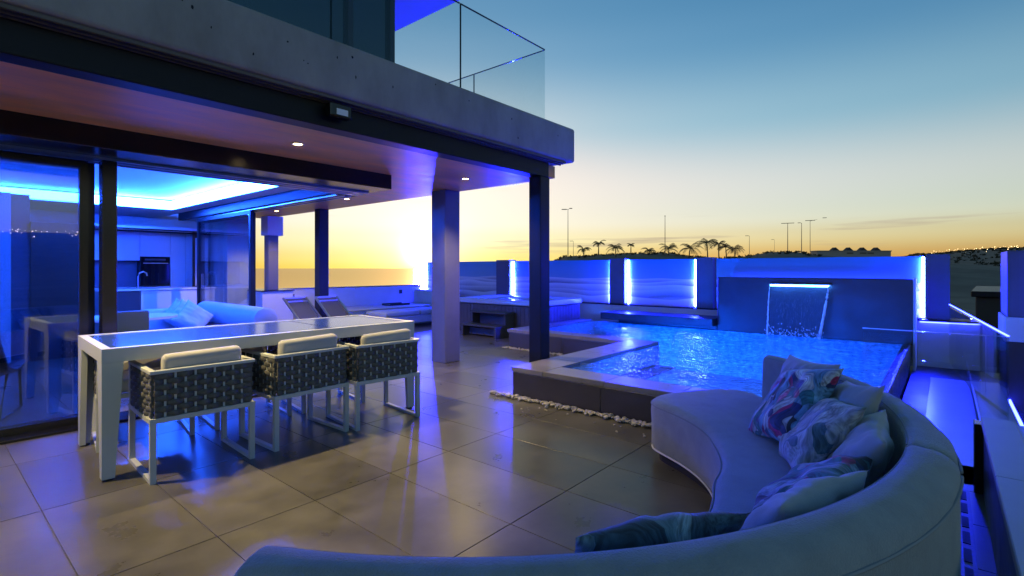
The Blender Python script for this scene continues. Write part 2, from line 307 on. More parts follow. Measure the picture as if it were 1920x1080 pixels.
M_LEAFT = print_mat('teal_leaf_print', [(0, (.22, .36, .44)), (.35, (.08, .18, .26)), (.60, (.36, .50, .58)), (.80, (.05, .11, .17))], 9.2, 12.0, .5)

# ------------------------------------------------------------------ mesh helpers
class MB:
    def __init__(s): s.v = []; s.f = []
    def add(s, vs_, fs_):
        n = len(s.v); s.v += [tuple(p) for p in vs_]; s.f += [tuple(i + n for i in f) for f in fs_]; return s
    def box(s, x0, x1, y0, y1, z0, z1):
        return s.add([(x0, y0, z0), (x1, y0, z0), (x1, y1, z0), (x0, y1, z0), (x0, y0, z1), (x1, y0, z1), (x1, y1, z1), (x0, y1, z1)],
                     [(0, 3, 2, 1), (4, 5, 6, 7), (0, 1, 5, 4), (1, 2, 6, 5), (2, 3, 7, 6), (3, 0, 4, 7)])
    def bar(s, a, b, w, h=None, up=(0, 0, 1)):
        a = Vector(a); b = Vector(b); h = h or w; d = (b - a).normalized(); u = Vector(up)
        if abs(d.dot(u)) > 0.98: u = Vector((0, 1, 0))
        r = d.cross(u).normalized(); u = r.cross(d)
        P = []
        for p in (a, b):
            for i, j in ((-1, -1), (1, -1), (1, 1), (-1, 1)): P.append(p + r * (i * w / 2) + u * (j * h / 2))
        return s.add(P, [(3, 2, 1, 0), (4, 5, 6, 7), (0, 1, 5, 4), (1, 2, 6, 5), (2, 3, 7, 6), (3, 0, 4, 7)])
    def tube(s, pts, rad, n=8, cap=True):
        pts = [Vector(p) for p in pts]; k = len(pts); rads = rad if isinstance(rad, (list, tuple)) else [rad] * k
        P = []; F = []
        for i, p in enumerate(pts):
            d = (pts[min(i + 1, k - 1)] - pts[max(i - 1, 0)]).normalized(); u = Vector((0, 0, 1)) if abs(d.z) < 0.95 else Vector((1, 0, 0))
            r = d.cross(u).normalized(); u = r.cross(d)
            for j in range(n):
                a = 2 * math.pi * j / n; P.append(p + (r * math.cos(a) + u * math.sin(a)) * rads[i])
        for i in range(k - 1):
            for j in range(n):
                F.append((i * n + j, i * n + (j + 1) % n, (i + 1) * n + (j + 1) % n, (i + 1) * n + j))
        if cap: F.append(tuple(range(n - 1, -1, -1))); F.append(tuple((k - 1) * n + j for j in range(n)))
        return s.add(P, F)
    def loft(s, rings, closed=True, cap=True):
        n = len(rings[0]); P = [p for r in rings for p in r]; F = []
        for i in range(len(rings) - 1):
            for j in range(n if closed else n - 1):
                F.append((i * n + j, i * n + (j + 1) % n, (i + 1) * n + (j + 1) % n, (i + 1) * n + j))
        if cap: F.append(tuple(range(n - 1, -1, -1))); F.append(tuple((len(rings) - 1) * n + j for j in range(n)))
        return s.add(P, F)
    def disc(s, c, r, z0, z1, n=32):
        return s.tube([(c[0], c[1], z0), (c[0], c[1], z1)], r, n)
    def mesh(s, name, bevel=0.0, smooth=False, seg=1, fix=True):
        me = bpy.data.meshes.new(name); bm = bmesh.new()
        vs_ = [bm.verts.new(p) for p in s.v]
        for f in s.f:
            try: bm.faces.new([vs_[i] for i in f])
            except ValueError: pass
        if fix: bmesh.ops.recalc_face_normals(bm, faces=bm.faces)
        if bevel:
            es = [e for e in bm.edges if len(e.link_faces) == 2 and e.calc_face_angle(0) > 0.6]
            bmesh.ops.bevel(bm, geom=es, offset=bevel, segments=seg, profile=0.5, affect='EDGES', clamp_overlap=True)
        if smooth:
            for f in bm.faces: f.smooth = True
            for e in bm.edges:
                if len(e.link_faces) == 2 and e.calc_face_angle(0) > R(38): e.smooth = False
        bm.to_mesh(me); bm.free()
        return me
    def build(s, name, mat, parent=None, bevel=0.0, smooth=False, seg=1, fix=True, **props):
        me = s.mesh(name, bevel, smooth, seg, fix)
        me.materials.append(mat)
        return link(name, me, parent, **props)
def link(name, me, parent=None, **props):
    o = bpy.data.objects.new(name, me); col.objects.link(o)
    if parent is not None: o.parent = parent
    for k, v in props.items(): o[k] = v
    return o
def empty(name, loc=(0, 0, 0), rz=0.0, **props):
    o = bpy.data.objects.new(name, None); col.objects.link(o); o.location = loc; o.rotation_euler = (0, 0, R(rz)); o.empty_display_size = 0.1
    for k, v in props.items(): o[k] = v
    return o
def box(name, x0, x1, y0, y1, z0, z1, mat, parent=None, bevel=0.004, **props):
    return MB().box(x0, x1, y0, y1, z0, z1).build(name, mat, parent, bevel, **props)
def copy_tree(o, parent=None):
    c = o.copy(); col.objects.link(c); c.parent = parent
    for ch in [x for x in bpy.data.objects if x.parent == o]: copy_tree(ch, c)
    return c
def polar(bearing, dist, z=0.0):
    return Vector((math.cos(R(bearing)) * dist, math.sin(R(bearing)) * dist, z))

# ================================================================== SETTING
# ---- terrace floor: single porcelain tiles on a grout bed
floor = MB().box(-3.2, 3.98, -1.6, 12.6, -0.12, -0.006).box(3.98, 6.4, 3.36, 12.6, -0.12, -0.006).box(6.4, 9.6, 5.48, 12.6, -0.12, -0.006).build('terrace_floor', M_GROUT, kind='structure', label='large beige grey porcelain tiles of the terrace floor')
PX, PY = 0.505, 1.005
tile_me = MB().box(-PX / 2 + 0.002, PX / 2 - 0.002, -PY / 2 + 0.002, PY / 2 - 0.002, -0.012, 0.0).mesh('tile', 0.0012)
tile_me.materials.append(M_TILE)
def in_pool(x, y):
    return (x > 4.25 and 0.2 < y < 3.1) or (x > 6.7 and 0.2 < y < 5.2) or (x > 4.2 and y < 0.3)
for i in range(-4, 19):
    for j in range(-2, 10):
        x = -0.037 + PX * (i + 0.5); y = 1.687 + PY * (j + 0.5)
        if in_pool(x, y) and in_pool(x - 0.2, y - 0.45) and in_pool(x + 0.2, y + 0.45): continue
        if x < 0.2 and y > 6.5: continue
        t = link('tile', tile_me, floor); t.location = (x, y, 0)

# ---- sea and land
def lerp_tab(tab, x):
    if x <= tab[0][0]: return tab[0][1]
    for (a, p), (b, q) in zip(tab, tab[1:]):
        if x <= b:
            f = (x - a) / (b - a); f = f * f * (3 - 2 * f); return p + (q - p) * f
    return tab[-1][1]
sea_m, t_, o_ = newmat('sea_water')
b_ = N(t_, 'ShaderNodeBsdfGlossy'); b_.inputs['Color'].default_value = (0.74, 0.56, 0.36, 1); b_.inputs['Roughness'].default_value = 0.14
t_.links.new(b_.outputs[0], o_.inputs[0])
g_ = N(t_, 'ShaderNodeNewGeometry'); n_ = N(t_, 'ShaderNodeTexNoise', Scale=0.06, Detail=5.0); t_.links.new(g_.outputs['Position'], n_.inputs['Vector'])
bp_ = N(t_, 'ShaderNodeBump', Strength=0.08, Distance=1.0); t_.links.new(n_.outputs['Fac'], bp_.inputs['Height']); t_.links.new(bp_.outputs[0], b_.inputs['Normal'])
mb = MB(); rings = []
for rr in (40, 400, 2000, 10000, 90000):
    rings.append([polar(k * 360 / 96, rr, -30) for k in range(96)])
mb.loft(rings, True, False)
mb.build('sea', sea_m, kind='structure')

# near ridge and far hills, heights by bearing (degrees from +X towards +Y)
RIDGE = [(-60, 2.0), (-6, 1.5), (2, 3.0), (9.5, 4.9), (11, 6.0), (13, 6.0), (15.6, 5.0), (18.3, 4.3), (20.7, 5.0), (23.4, 6.05), (29, 5.9), (34.2, 5.1), (36.1, 3.2), (38, -6), (44, -40)]
FAR = [(-170, 10), (-120, 55), (-80, 62), (-40, 50), (-4.8, 35), (-1, 30.5), (1.4, 25.5), (3.4, 19), (7, 14), (12, 10), (30, -20), (36, -45)]
def land_z(b, r):
    bb = (b + 180) % 360 - 180
    sea_f = 1.0 if (bb > 40 or bb < -172) else 0.0
    base = -2.6
    if bb > 36 or bb < -150:
        k = min(1, max(0, (r - 25) / 260)); sect = min(1, max(0, (bb - 36) / 6)) if bb > 0 else min(1, (-150 - bb) / 20)
        base = -2.6 - 42 * k * sect
    z = base
    if -70 < bb < 44:
        rp = lerp_tab(RIDGE, bb); f = max(0.0, 1 - ((r - 175) / 85.0) ** 2) if r < 175 else max(0.0, 1 - ((r - 175) / 320.0) ** 2)
        f = f ** 1.4
        z = z + (rp + 2.6) * f
    if r > 420 and -172 < bb < 36:
        fp = lerp_tab(FAR, bb); f = min(1, (r - 420) / 800.0); f = f * f * (3 - 2 * f)
        g = mnoise.noise(Vector((bb * 0.35, r * 0.002, 3.0)))
        z = z * (1 - f) + (fp + g * 3.5) * f
        if r > 1300: z -= (r - 1300) * 0.03
    else:
        z += mnoise.noise(Vector((bb * 0.6, r * 0.02, 1.0))) * 0.25 * min(1, r / 100)
    return z
mb = MB(); rad = [11.5, 16, 22, 30, 42, 58, 78, 100, 120, 140, 158, 168, 175, 182, 195, 220, 260, 310, 370, 430, 520, 640, 780, 920, 1080, 1220, 1300, 1500, 2200]
NB = 480; rings = []
for rr in rad:
    rings.append([polar(k * 360 / NB, rr, land_z(k * 360 / NB, rr)) for k in range(NB)])
mb.loft(rings, True, False)
mb.build('terrain', M_GROUND, smooth=True, kind='structure')

# ================================================================== HOUSE
house = empty('house', (1, 6, 0), label='modern concrete house with open glass front, balcony and blue lit living room', category='house')
def hpart(o):
    o.parent = house; o.matrix_parent_inverse = house.matrix_basis.inverted(); return o
bpy.context.view_layer.update()
ZS = 2.38
# concrete slab with rough fascia
slab = hpart(MB().box(-3.2, 5.05, 3.30, 11.4, 2.53, 2.925).build('concrete_slab', M_CONC, None, 0.03, True, 3))
for k, (x, z, w, h) in enumerate([(1.06, 2.80, .022, .03), (1.01, 2.82, .012, .012), (1.16, 2.72, .01, .02), (1.62, 2.79, .016, .012), (1.98, 2.80, .012, .02), (1.73, 2.70, .01, .012),
                                  (1.76, 2.69, .012, .01), (2.10, 2.84, .02, .022), (2.13, 2.70, .012, .03), (2.46, 2.72, .014, .03), (3.9, 2.79, .018, .022), (4.0, 2.62, .02, .018),
                                  (3.3, 2.82, .014, .014), (4.7, 2.78, .014, .014), (2.9, 2.86, .012, .014), (1.4, 2.64, .012, .02)]):
    mb = MB(); pts = [(x + w * .45 * math.cos(a) * random.uniform(.6, 1.1), 3.2985, z + .55 * h * math.sin(a) * random.uniform(.6, 1.1)) for a in [i * math.pi / 3.5 for i in range(7)]]
    mb.loft([[(p[0], 3.302, p[2]) for p in pts], pts]); q = hpart(mb.build('air_hole', M_PIT))
for y0, y1, z0 in ((3.325, 3.345, 2.505), (3.362, 3.382, 2.497), (3.396, 3.414, 2.489)):
    hpart(box('drip_strip', -3.2, 4.9, y0, y1, z0, 2.529, M_DRIP, bevel=0.002))
hpart(box('steel_beam', -3.2, 4.695, 3.42, 3.575, 2.325, 2.527, M_STEEL, bevel=0.006))
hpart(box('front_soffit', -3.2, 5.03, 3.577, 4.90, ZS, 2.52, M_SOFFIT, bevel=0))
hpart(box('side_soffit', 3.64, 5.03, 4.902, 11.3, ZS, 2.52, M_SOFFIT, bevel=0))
c_ = hpart(box('steel_column', 4.52, 4.69, 3.405, 3.572, 0.0, 2.322, M_STEEL, bevel=0.006)); c_['label'] = 'dark steel corner post beside the pool coping'
c_ = hpart(box('square_column', 4.74, 5.02, 5.20, 5.48, 0.0, ZS - .002, M_COLC, bevel=0.006)); c_['label'] = 'thick square plastered column under the side soffit'
c_ = hpart(box('steel_column', 4.82, 5.0, 8.62, 8.80, 0.0, ZS - .002, M_STEEL, bevel=0.006)); c_['label'] = 'far dark steel post behind the loungers'
# door header (black) along the front and side tracks
hpart(box('door_header', -3.2, 3.638, 4.903, 5.60, 2.215, ZS + .06, M_BLACK, bevel=0.004))
hpart(box('side_door_header', 3.30, 3.638, 5.603, 11.0, 2.20, ZS + .06, M_STEEL, bevel=0.004))
for y in (5.30, 5.42, 5.54):
    hpart(box('door_track', -3.2, 3.6, y, y + .03, 2.195, 2.214, M_ALU, bevel=0))
for x in (3.36, 3.45, 3.54):
    hpart(box('door_track', x, x + .025, 5.62, 10.9, 2.182, 2.199, M_ALU, bevel=0))
hpart(box('door_threshold', -3.2, 3.64, 5.30, 5.60, 0.001, 0.022, M_BLACK, bevel=0.002))
# sliding door leaves
def slider(x0, x1, y0, y1, z0, z1, label, axis='x', glass=M_GLASSD, fw=0.055):
    o = hpart(link('sliding_door', None)); o['label'] = label
    mb = MB()
    if axis == 'x':
        mb.box(x0, x0 + fw, y0, y1, z0, z1).box(x1 - fw, x1, y0, y1, z0, z1).box(x0 + fw, x1 - fw, y0, y1, z0, z0 + fw).box(x0 + fw, x1 - fw, y0, y1, z1 - fw, z1)
    else:
        mb.box(x0, x1, y0, y0 + fw, z0, z1).box(x0, x1, y1 - fw, y1, z0, z1).box(x0, x1, y0 + fw, y1 - fw, z0, z0 + fw).box(x0, x1, y0 + fw, y1 - fw, z1 - fw, z1)
    f = mb.build('door_frame', M_BLACK if axis == 'x' else M_STEEL); f.parent = o
    ym = (y0 + y1) / 2; xm = (x0 + x1) / 2
    if axis == 'x': p = MB().box(x0 + fw, x1 - fw, ym - .004, ym + .004, z0 + fw, z1 - fw).build('pane', glass)
    else: p = MB().box(xm - .004, xm + .004, y0 + fw, y1 - fw, z0 + fw, z1 - fw).build('pane', glass)
    p.parent = o
    if axis == 'x': h = MB().box(x1 - .034, x1 - .022, y0 - .004, y0 - .0005, 1.0, 1.12).build('door_handle', M_BLACK)
    else: h = MB().bar((x1 + .02, y1 - .03, .95), (x1 + .02, y1 - .03, 1.2), .014).build('door_handle', M_ALU)
    h.parent = o
    return o
slider(-1.2, .975, 5.44, 5.49, .025, 2.19, 'outer glass leaf at the dark picture edge')
slider(-1.1, 1.035, 5.52, 5.57, .025, 2.19, 'inner stacked glass leaf behind the outer one')
hpart(box('door_post', 1.045, 1.145, 5.31, 5.43, .023, 2.194, M_BLACK, bevel=0.004))
slider(3.53, 3.58, 8.35, 10.55, .025, 2.18, 'first folded side leaf facing the loungers', 'y', M_GLASS)
slider(3.44, 3.49, 8.18, 10.4, .025, 2.18, 'second side leaf stacked behind', 'y', M_GLASS)
slider(3.35, 3.40, 8.0, 10.2, .025, 2.18, 'third side leaf stacked innermost', 'y', M_GLASS)
# interior shell
hpart(box('inner_ceiling', -3.2, 3.298, 5.603, 6.38, 2.33, 2.40, M_CEIL, bevel=0))
hpart(box('inner_ceiling', -3.2, 3.298, 10.42, 12.2, 2.33, 2.40, M_CEIL, bevel=0))
hpart(box('inner_ceiling', 3.03, 3.298, 6.382, 10.418, 2.33, 2.40, M_CEIL, bevel=0))
hpart(box('inner_ceiling', -3.2, -2.2, 6.382, 10.418, 2.33, 2.40, M_CEIL, bevel=0))
hpart(box('cove_top', -2.5, 3.295, 6.1, 10.7, 2.51, 2.525, M_CEIL, bevel=0))
for a in ((-2.2, 3.028, 10.39, 10.416, 2.345, 2.475), (3.0, 3.026, 6.384, 10.388, 2.345, 2.475), (-2.2, 2.998, 6.384, 6.41, 2.345, 2.415), (-2.198, -2.17, 6.412, 10.388, 2.345, 2.415)):
    q = hpart(box('cove_light_strip', *a, M_COVE, bevel=0))
hpart(box('kitchen_ceiling', 1.9, 4.2, 11.0, 12.2, 2.02, 2.06, M_CEIL, bevel=0))
hpart(box('ceiling_trim', 2.2, 3.9, 11.1, 11.12, 2.0, 2.018, M_BLACK, bevel=0))
hpart(box('ceiling_trim', 2.2, 3.9, 11.7, 11.72, 2.0, 2.018, M_BLACK, bevel=0))
hpart(box('back_wall', -3.2, 4.3, 12.2, 12.4, 0, 2.52, M_WALLW, bevel=0))
hpart(box('left_wall', -3.4, -3.202, 5.0, 12.4, 0, 2.52, M_WALLW, bevel=0))
hpart(box('kitchen_end_wall', 4.1, 4.3, 11.05, 12.198, 0, 2.52, M_WALLW, bevel=0))
hpart(box('kitchen_side_wall', 4.101, 4.60, 10.85, 11.0, 0, 2.379, M_WALLW, bevel=0.003))
hpart(box('inner_partition', -3.2, 0.92, 9.7, 9.85, 0, 2.329, M_WALLW, bevel=0))
hpart(box('inner_partition', 0.922, 1.12, 9.8, 9.95, 0, 2.329, M_BLUEWALL, bevel=0))
hpart(box('dark_wall_panel', 1.122, 1.74, 9.75, 9.95, 0, 1.95, M_DARKW, bevel=0.004))
hpart(box('light_switch', 0.68, 0.78, 9.69, 9.698, 1.06, 1.14, M_DARKW, bevel=0.001))
# end pillar by the barbecue corner
hpart(box('bulkhead', 4.70, 5.02, 10.42, 10.72, 1.97, 2.36, M_WALLW, bevel=0.004))
hpart(box('end_pier', 4.74, 4.94, 10.46, 10.66, 0.863, 1.969, M_BLUEWALL, bevel=0.004))
lw = box('low_wall', 4.5, 5.12, 10.2, 11.2, 0, .84, M_WALLW, bevel=0.006, label='short pale plaster wall behind the loungers', category='wall')
box('wall_cap', 4.48, 5.14, 10.18, 11.22, .841, .862, M_BLACK, lw, bevel=0.002)
# upper storey
hpart(box('upper_wall', -3.2, 3.40, 4.60, 11.2, 2.926, 4.99, M_UPG, bevel=0.0))
for x in (-1.1, 0.2, 1.5, 2.85, 3.36): hpart(box('upper_mullion', x, x + .06, 4.55, 4.599, 2.93, 4.98, M_STEEL, bevel=0.003))
hpart(box('upper_roof', -3.2, 4.95, 3.9, 11.2, 5.0, 5.3, M_CEIL, bevel=0.02))
hpart(box('roof_light_strip', 3.41, 3.44, 4.9, 10.8, 4.90, 4.93, M_ROOFL, bevel=0))
def balpane(x0, x1, y0, y1):
    p = hpart(box('balustrade_pane', x0, x1, y0, y1, 2.928, 3.685, M_GLASS, bevel=0))
    if x1 - x0 > y1 - y0: e = MB().box(x0, x1, y0 - .001, y1 + .001, 3.686, 3.693).box(x0, x0 + .005, y0 - .002, y1 + .002, 2.93, 3.686)
    else: e = MB().box(x0 - .001, x1 + .001, y0, y1, 3.686, 3.693).box(x0 - .002, x1 + .002, y1 - .005, y1, 2.93, 3.686)
    e = e.build('glass_edge', M_GLASSE); e.parent = p
for x0, x1 in ((-0.62, .655), (.665, 1.945), (1.955, 3.22), (3.23, 4.505)): balpane(x0, x1, 3.335, 3.347)
for y0, y1 in ((3.35, 4.43), (4.44, 5.6), (5.61, 6.8)): balpane(4.508, 4.52, y0, y1)
# sensor floodlight under the fascia
fl = empty('floodlight', (2.02, 3.34, 2.43), label='small black floodlight with white lens under the concrete fascia', category='floodlight')
MB().box(-.085, .085, -.03, .05, -.045, .05).build('housing', M_BLACK, fl, .008)
MB().add([(-.04, -.034, -.03), (.05, -.034, -.03), (.05, -.034, .012), (-.04, -.034, .012), (-.04, -.028, -.03), (.05, -.028, -.03), (.05, -.028, .012), (-.04, -.028, .012)],
         [(0, 1, 2, 3), (4, 7, 6, 5), (0, 4, 5, 1), (1, 5, 6, 2), (2, 6, 7, 3), (3, 7, 4, 0)]).build('lens', pmat('frosted_lens', (.75, .75, .72), .4), fl)
MB().box(-.03, .03, .05, .079, -.02, .03).build('bracket', M_BLACK, fl)
# recessed downlights in the soffit
def downlight(x, y, label, energy):
    e = empty('downlight', (x, y, ZS), label=label, category='downlight', group='downlights in the soffit')
    ring = []
    for r_, z_ in ((.055, -.001), (.055, -.006), (.042, -.006), (.036, .004)): ring.append([(r_ * math.cos(a * math.pi / 12), r_ * math.sin(a * math.pi / 12), z_) for a in range(24)])
    MB().loft(ring, True, False).build('trim_ring', M_WMETAL, e, smooth=True)
    MB().tube([(0, 0, -.003), (0, 0, .0)], .034, 20).build('lens', M_WARM, e)
    ld = bpy.data.lights.new('downlight_beam', 'SPOT'); ld.energy = energy; ld.color = (1.0, .74, .32); ld.spot_size = R(128); ld.spot_blend = .5; ld.shadow_soft_size = .012
    lo = bpy.data.objects.new('downlight_beam', ld); col.objects.link(lo); lo.parent = e; lo.location = (0, 0, -.03)
downlight(2.195, 4.29, 'lit warm downlight in the soffit above the dining table', 210)
downlight(4.35, 4.41, 'lit warm downlight in the soffit next to the square column', 170)
downlight(4.43, 7.11, 'lit warm downlight in the side soffit at the sliding doors', 140)
downlight(4.50, 9.6, 'lit warm downlight at the far end of the side soffit', 140)
downlight(0.04, 4.25, 'lit warm downlight in the soffit beyond the table end', 330)

# ================================================================== POOL
pool = empty('swimming_pool', (6, 2, 0), kind='structure', label='raised L shaped swimming pool with stone coping')
WZ = .275
def ppart(o): o.parent = pool; o.matrix_parent_inverse = Matrix.Translation((-6, -2, 0)); return o
# walls (outer leaf), coping slabs one by one
def tiles_x(name, x0, x1, y0, y1, z0, z1, n, mat, gap=.003):
    for k in range(n):
        a = x0 + (x1 - x0) * k / n; b = x0 + (x1 - x0) * (k + 1) / n
        ppart(box(name, a + gap / 2, b - gap / 2, y0, y1, z0, z1, mat, bevel=.003))
def tiles_y(name, x0, x1, y0, y1, z0, z1, n, mat, gap=.003):
    for k in range(n):
        a = y0 + (y1 - y0) * k / n; b = y0 + (y1 - y0) * (k + 1) / n
        ppart(box(name, x0, x1, a + gap / 2, b - gap / 2, z0, z1, mat, bevel=.003))
tiles_y('wall_tile', 3.985, 4.2, .30, 3.36, 0, .252, 3, M_PWALL)
tiles_x('wall_tile', 4.202, 6.45, 3.16, 3.36, 0, .252, 3, M_PWALL)
tiles_y('wall_tile', 6.40, 6.6, 3.362, 5.48, 0, .252, 2, M_PWALL)
tiles_x('wall_tile', 6.602, 8.9, 5.30, 5.48, 0, .252, 3, M_PWALL)
for a in ((3.98, 3.984, .30, 3.364, .243, .25), (6.394, 6.399, 3.366, 5.48, .243, .25)): ppart(box('metal_trim', *a, M_PTRIM, bevel=0))
ppart(box('metal_trim', 3.985, 6.39, 3.361, 3.365, .243, .25, M_PTRIM, bevel=0))
tiles_y('coping_slab', 3.97, 4.285, .28, 2.97, .254, .30, 4, M_COPING)
tiles_x('coping_slab', 3.97, 6.62, 2.973, 3.37, .254, .30, 4, M_COPING)
tiles_y('coping_slab', 6.385, 6.70, 3.373, 5.28, .254, .30, 3, M_COPING)
tiles_x('coping_slab', 6.385, 8.7, 5.283, 5.50, .254, .30, 4, M_COPING)
# inner basin
ZB = -.48
mb = MB().box(4.2, 8.9, .36, 3.16, ZB - .1, ZB).box(6.6, 8.9, 3.16, 5.3, ZB - .1, ZB)
ppart(mb.build('basin_floor', M_PSHELL))
ppart(box('basin_wall', 4.201, 4.27, .44, 3.16, ZB, .2535, M_PSHELL, bevel=0))
ppart(box('basin_wall', 4.272, 6.66, 2.985, 3.159, ZB, .2535, M_PSHELL, bevel=0))
ppart(box('basin_wall', 6.601, 6.69, 3.161, 5.299, ZB, .2535, M_PSHELL, bevel=0))
ppart(box('basin_wall', 6.692, 8.9, 5.29, 5.30, ZB, .2535, M_PSHELL, bevel=0))
ppart(box('basin_wall', 8.79, 8.9, .44, 5.288, ZB, .2535, M_PSHELL, bevel=0))
ppart(box('spill_wall', 3.99, 8.9, .36, .438, ZB, .268, M_DSTONE, bevel=.006))
# underwater lamps
for x, y, ax in ((4.276, 1.2, 1), (4.276, 1.85, 1), (4.276, 2.55, 1), (6.696, 3.6, 1), (6.696, 4.3, 1), (6.696, 5.0, 1)):
    p = [(x + ax * d, y + .085 * math.cos(a * math.pi / 8), -.10 + .085 * math.sin(a * math.pi / 8)) for d in (0, .012) for a in range(16)]
    ppart(MB().loft([p[:16], p[16:]]).build('pool_lamp', M_PLAMP))
# water surface with small waves
def wave(x, y):
    d = math.hypot(x - 8.6, y - 1.7)
    a = .012 + .030 * math.exp(-d * .6)
    return WZ + a * (mnoise.noise(Vector((x * 3.1, y * 3.1, 0))) + .6 * mnoise.noise(Vector((x * 7.3, y * 7.3, 4))))
mb = MB(); step = .05
def sheet(x0, x1, y0, y1):
    nx = int(round((x1 - x0) / step)); ny = int(round((y1 - y0) / step)); P = []; F = []
    for i in range(nx + 1):
        for j in range(ny + 1):
            x = x0 + (x1 - x0) * i / nx; y = y0 + (y1 - y0) * j / ny; P.append((x, y, wave(x, y)))
    for i in range(nx):
        for j in range(ny): k = i * (ny + 1) + j; F.append((k, k + ny + 1, k + ny + 2, k + 1))
    mb.add(P, F)
sheet(4.272, 8.838, .40, 2.984); sheet(6.692, 8.838, 2.984, 5.288)
ww = mb.build('pool_water', M_WATER, smooth=True, fix=False, kind='structure')
# water running over the spill edge
mb = MB(); P = []; F = []; nx = 120
prof = [(.40, .279), (.37, .282), (.352, .27), (.346, .20), (.343, .08), (.341, .01)]
for i in range(nx + 1):
    x = 4.3 + 4.5 * i / nx
    for k, (y, z) in enumerate(prof): P.append((x, y - .006 * mnoise.noise(Vector((x * 9, k * .7, 0))) - .003, z + .006 * mnoise.noise(Vector((x * 14, k, 5)))))
for i in range(nx):
    for k in range(len(prof) - 1): a = i * len(prof) + k; F.append((a, a + len(prof), a + 1 + len(prof), a + 1))
mb.add(P, F); mb.build('spill_water', M_WATER, smooth=True, fix=False, kind='structure')
# white pebbles in the gutter beside the pool wall
mb = MB(); base = []
bm_ = bmesh.new(); bmesh.ops.create_icosphere(bm_, subdivisions=1, radius=1); IV = [v.co.copy() for v in bm_.verts]; IF = [tuple(v.index for v in f.verts) for f in bm_.faces]; bm_.free()
def pebble(x, y, z, s):
    rot = Matrix.Rotation(random.uniform(0, 6.28), 3, 'Z'); sx, sy, sz = s * random.uniform(.8, 1.4), s * random.uniform(.7, 1.1), s * random.uniform(.5, .8)
    mb.add([tuple(rot @ Vector((v.x * sx * random.uniform(.9, 1.1), v.y * sy, v.z * sz)) + Vector((x, y, z))) for v in IV], IF)
for k in range(760):
    y = random.uniform(.4, 3.62); x = 3.97 - abs(random.gauss(0, .042)) - .012
    if x < 3.80: continue
    if y > 3.38 and random.random() < .3: x = random.uniform(3.85, 4.3); y = random.uniform(3.39, 3.5)
    pebble(x, y, .012 + random.uniform(0, .014), random.choice((.009, .012, .015, .018, .024)))
for k in range(30): pebble(3.80 - abs(random.gauss(0, .12)), random.uniform(.9, 3.5), .006, random.uniform(.007, .012))
for k in range(260):
    y = random.uniform(3.7, 5.5); x = 6.38 - random.uniform(.01, .12); pebble(x, y, .012, random.uniform(.012, .02))
mb.build('pebbles', M_PEBBLE, smooth=True, kind='stuff', label='strip of white pebbles along the foot of the pool wall')

# ================================================================== BACK WALL WITH PRINTED PANELS
bw = empty('boundary_wall', (9.5, 5, 0), label='low white boundary wall carrying dune print panels and blue light strips', category='wall')
def bpart(o): o.parent = bw; o.matrix_parent_inverse = Matrix.Translation((-9.5, -5, 0)); return o
bpart(box('wall_base', 9.30, 9.75, -.36, 11.35, -.1, .555, M_WALLW, bevel=.006))
bpart(box('wall_cap', 9.28, 9.77, -.37, 11.36, .557, .575, M_BLACK, bevel=.002))
for y0, y1 in ((8.44, 11.2), (5.30, 7.97), (3.51, 4.92), (.22, 3.16)):
    bpart(box('print_panel', 9.47, 9.53, y0, y1, .578, 1.475, M_MURAL, bevel=.003))
for y0, y1 in ((7.99, 8.42), (4.94, 5.28), (3.18, 3.49), (-.06, .20)):
    bpart(box('pillar', 9.36, 9.6, y0, y1, .577, 1.50, M_BLUEWALL, bevel=.004))
bpart(box('light_strip', 9.40, 9.42, .45, 2.85, 1.10, 1.115, M_LEDT, bevel=0))
for y in (11.16, 7.955, 5.315, 4.90, 3.525, .235):
    w = .03 if y not in (5.315,) else .008
    bpart(box('light_strip', 9.445, 9.468, y - w / 2, y + w / 2, .60, 1.46, M_LED, bevel=0))
bpart(box('light_strip', 9.262, 9.279, -.34, .27, .535, .55, M_LEDT, bevel=0))  # strip added only to wash the low wall base blue, not an existing lamp
# sea side parapet
par = box('parapet', 5.2, 9.29, 11.2, 11.4, -.1, .83, M_WALLW, bevel=.006, label='long white parapet wall facing the sea', category='wall')
box('wall_cap', 5.18, 9.29, 11.18, 11.42, .832, .85, M_BLACK, par, bevel=.002)
for x in (5.55, 8.55): MB().box(x, x + .1, 11.188, 11.199, .62, .72).build('socket', M_DARKW, par, .002)
pl = box('planter_block', 8.95, 9.27, 9.6, 11.1, 0, .70, M_WALLW, bevel=.01, label='white rendered block in the corner below the light strip', category='planter'); box('rim', 8.93, 9.275, 9.58, 11.12, .702, .72, M_WALLW, pl, bevel=.003)

# ================================================================== WATERFALL WALL
wf = empty('waterfall_wall', (9, 1.6, 0), label='dark stone feature wall with blue lit waterfall spout', category='fountain')
def wpart(o): o.parent = wf; o.matrix_parent_inverse = Matrix.Translation((-9, -1.6, 0)); return o
wpart(box('stone_block', 8.80, 9.28, .33, 2.92, .256, 1.15, M_DSTONE, bevel=.008))
wpart(box('edge_trim', 8.795, 9.29, .30, .328, -.1, 1.16, M_WALLW, bevel=.002))
wpart(box('spout', 8.71, 8.799, 1.27, 2.10, 1.045, 1.062, M_ALU, bevel=.003))
wpart(box('spout_light', 8.703, 8.72, 1.29, 2.08, 1.024, 1.044, M_LEDC, bevel=0))
mb = MB(); P = []; F = []; nz, ny = 26, 34
for i in range(nz + 1):
    f = i / nz; z = 1.03 - (1.03 - WZ) * f; x = 8.70 - .16 * math.sqrt(f)
    for j in range(ny + 1):
        g = j / ny; ya = 1.29 + .10 * f ** 1.2; yb = 2.08 + .02 * f - .02 * f * f
        P.append((x + .006 * mnoise.noise(Vector((g * 22, f * 5, 2))), ya + (yb - ya) * g, z))
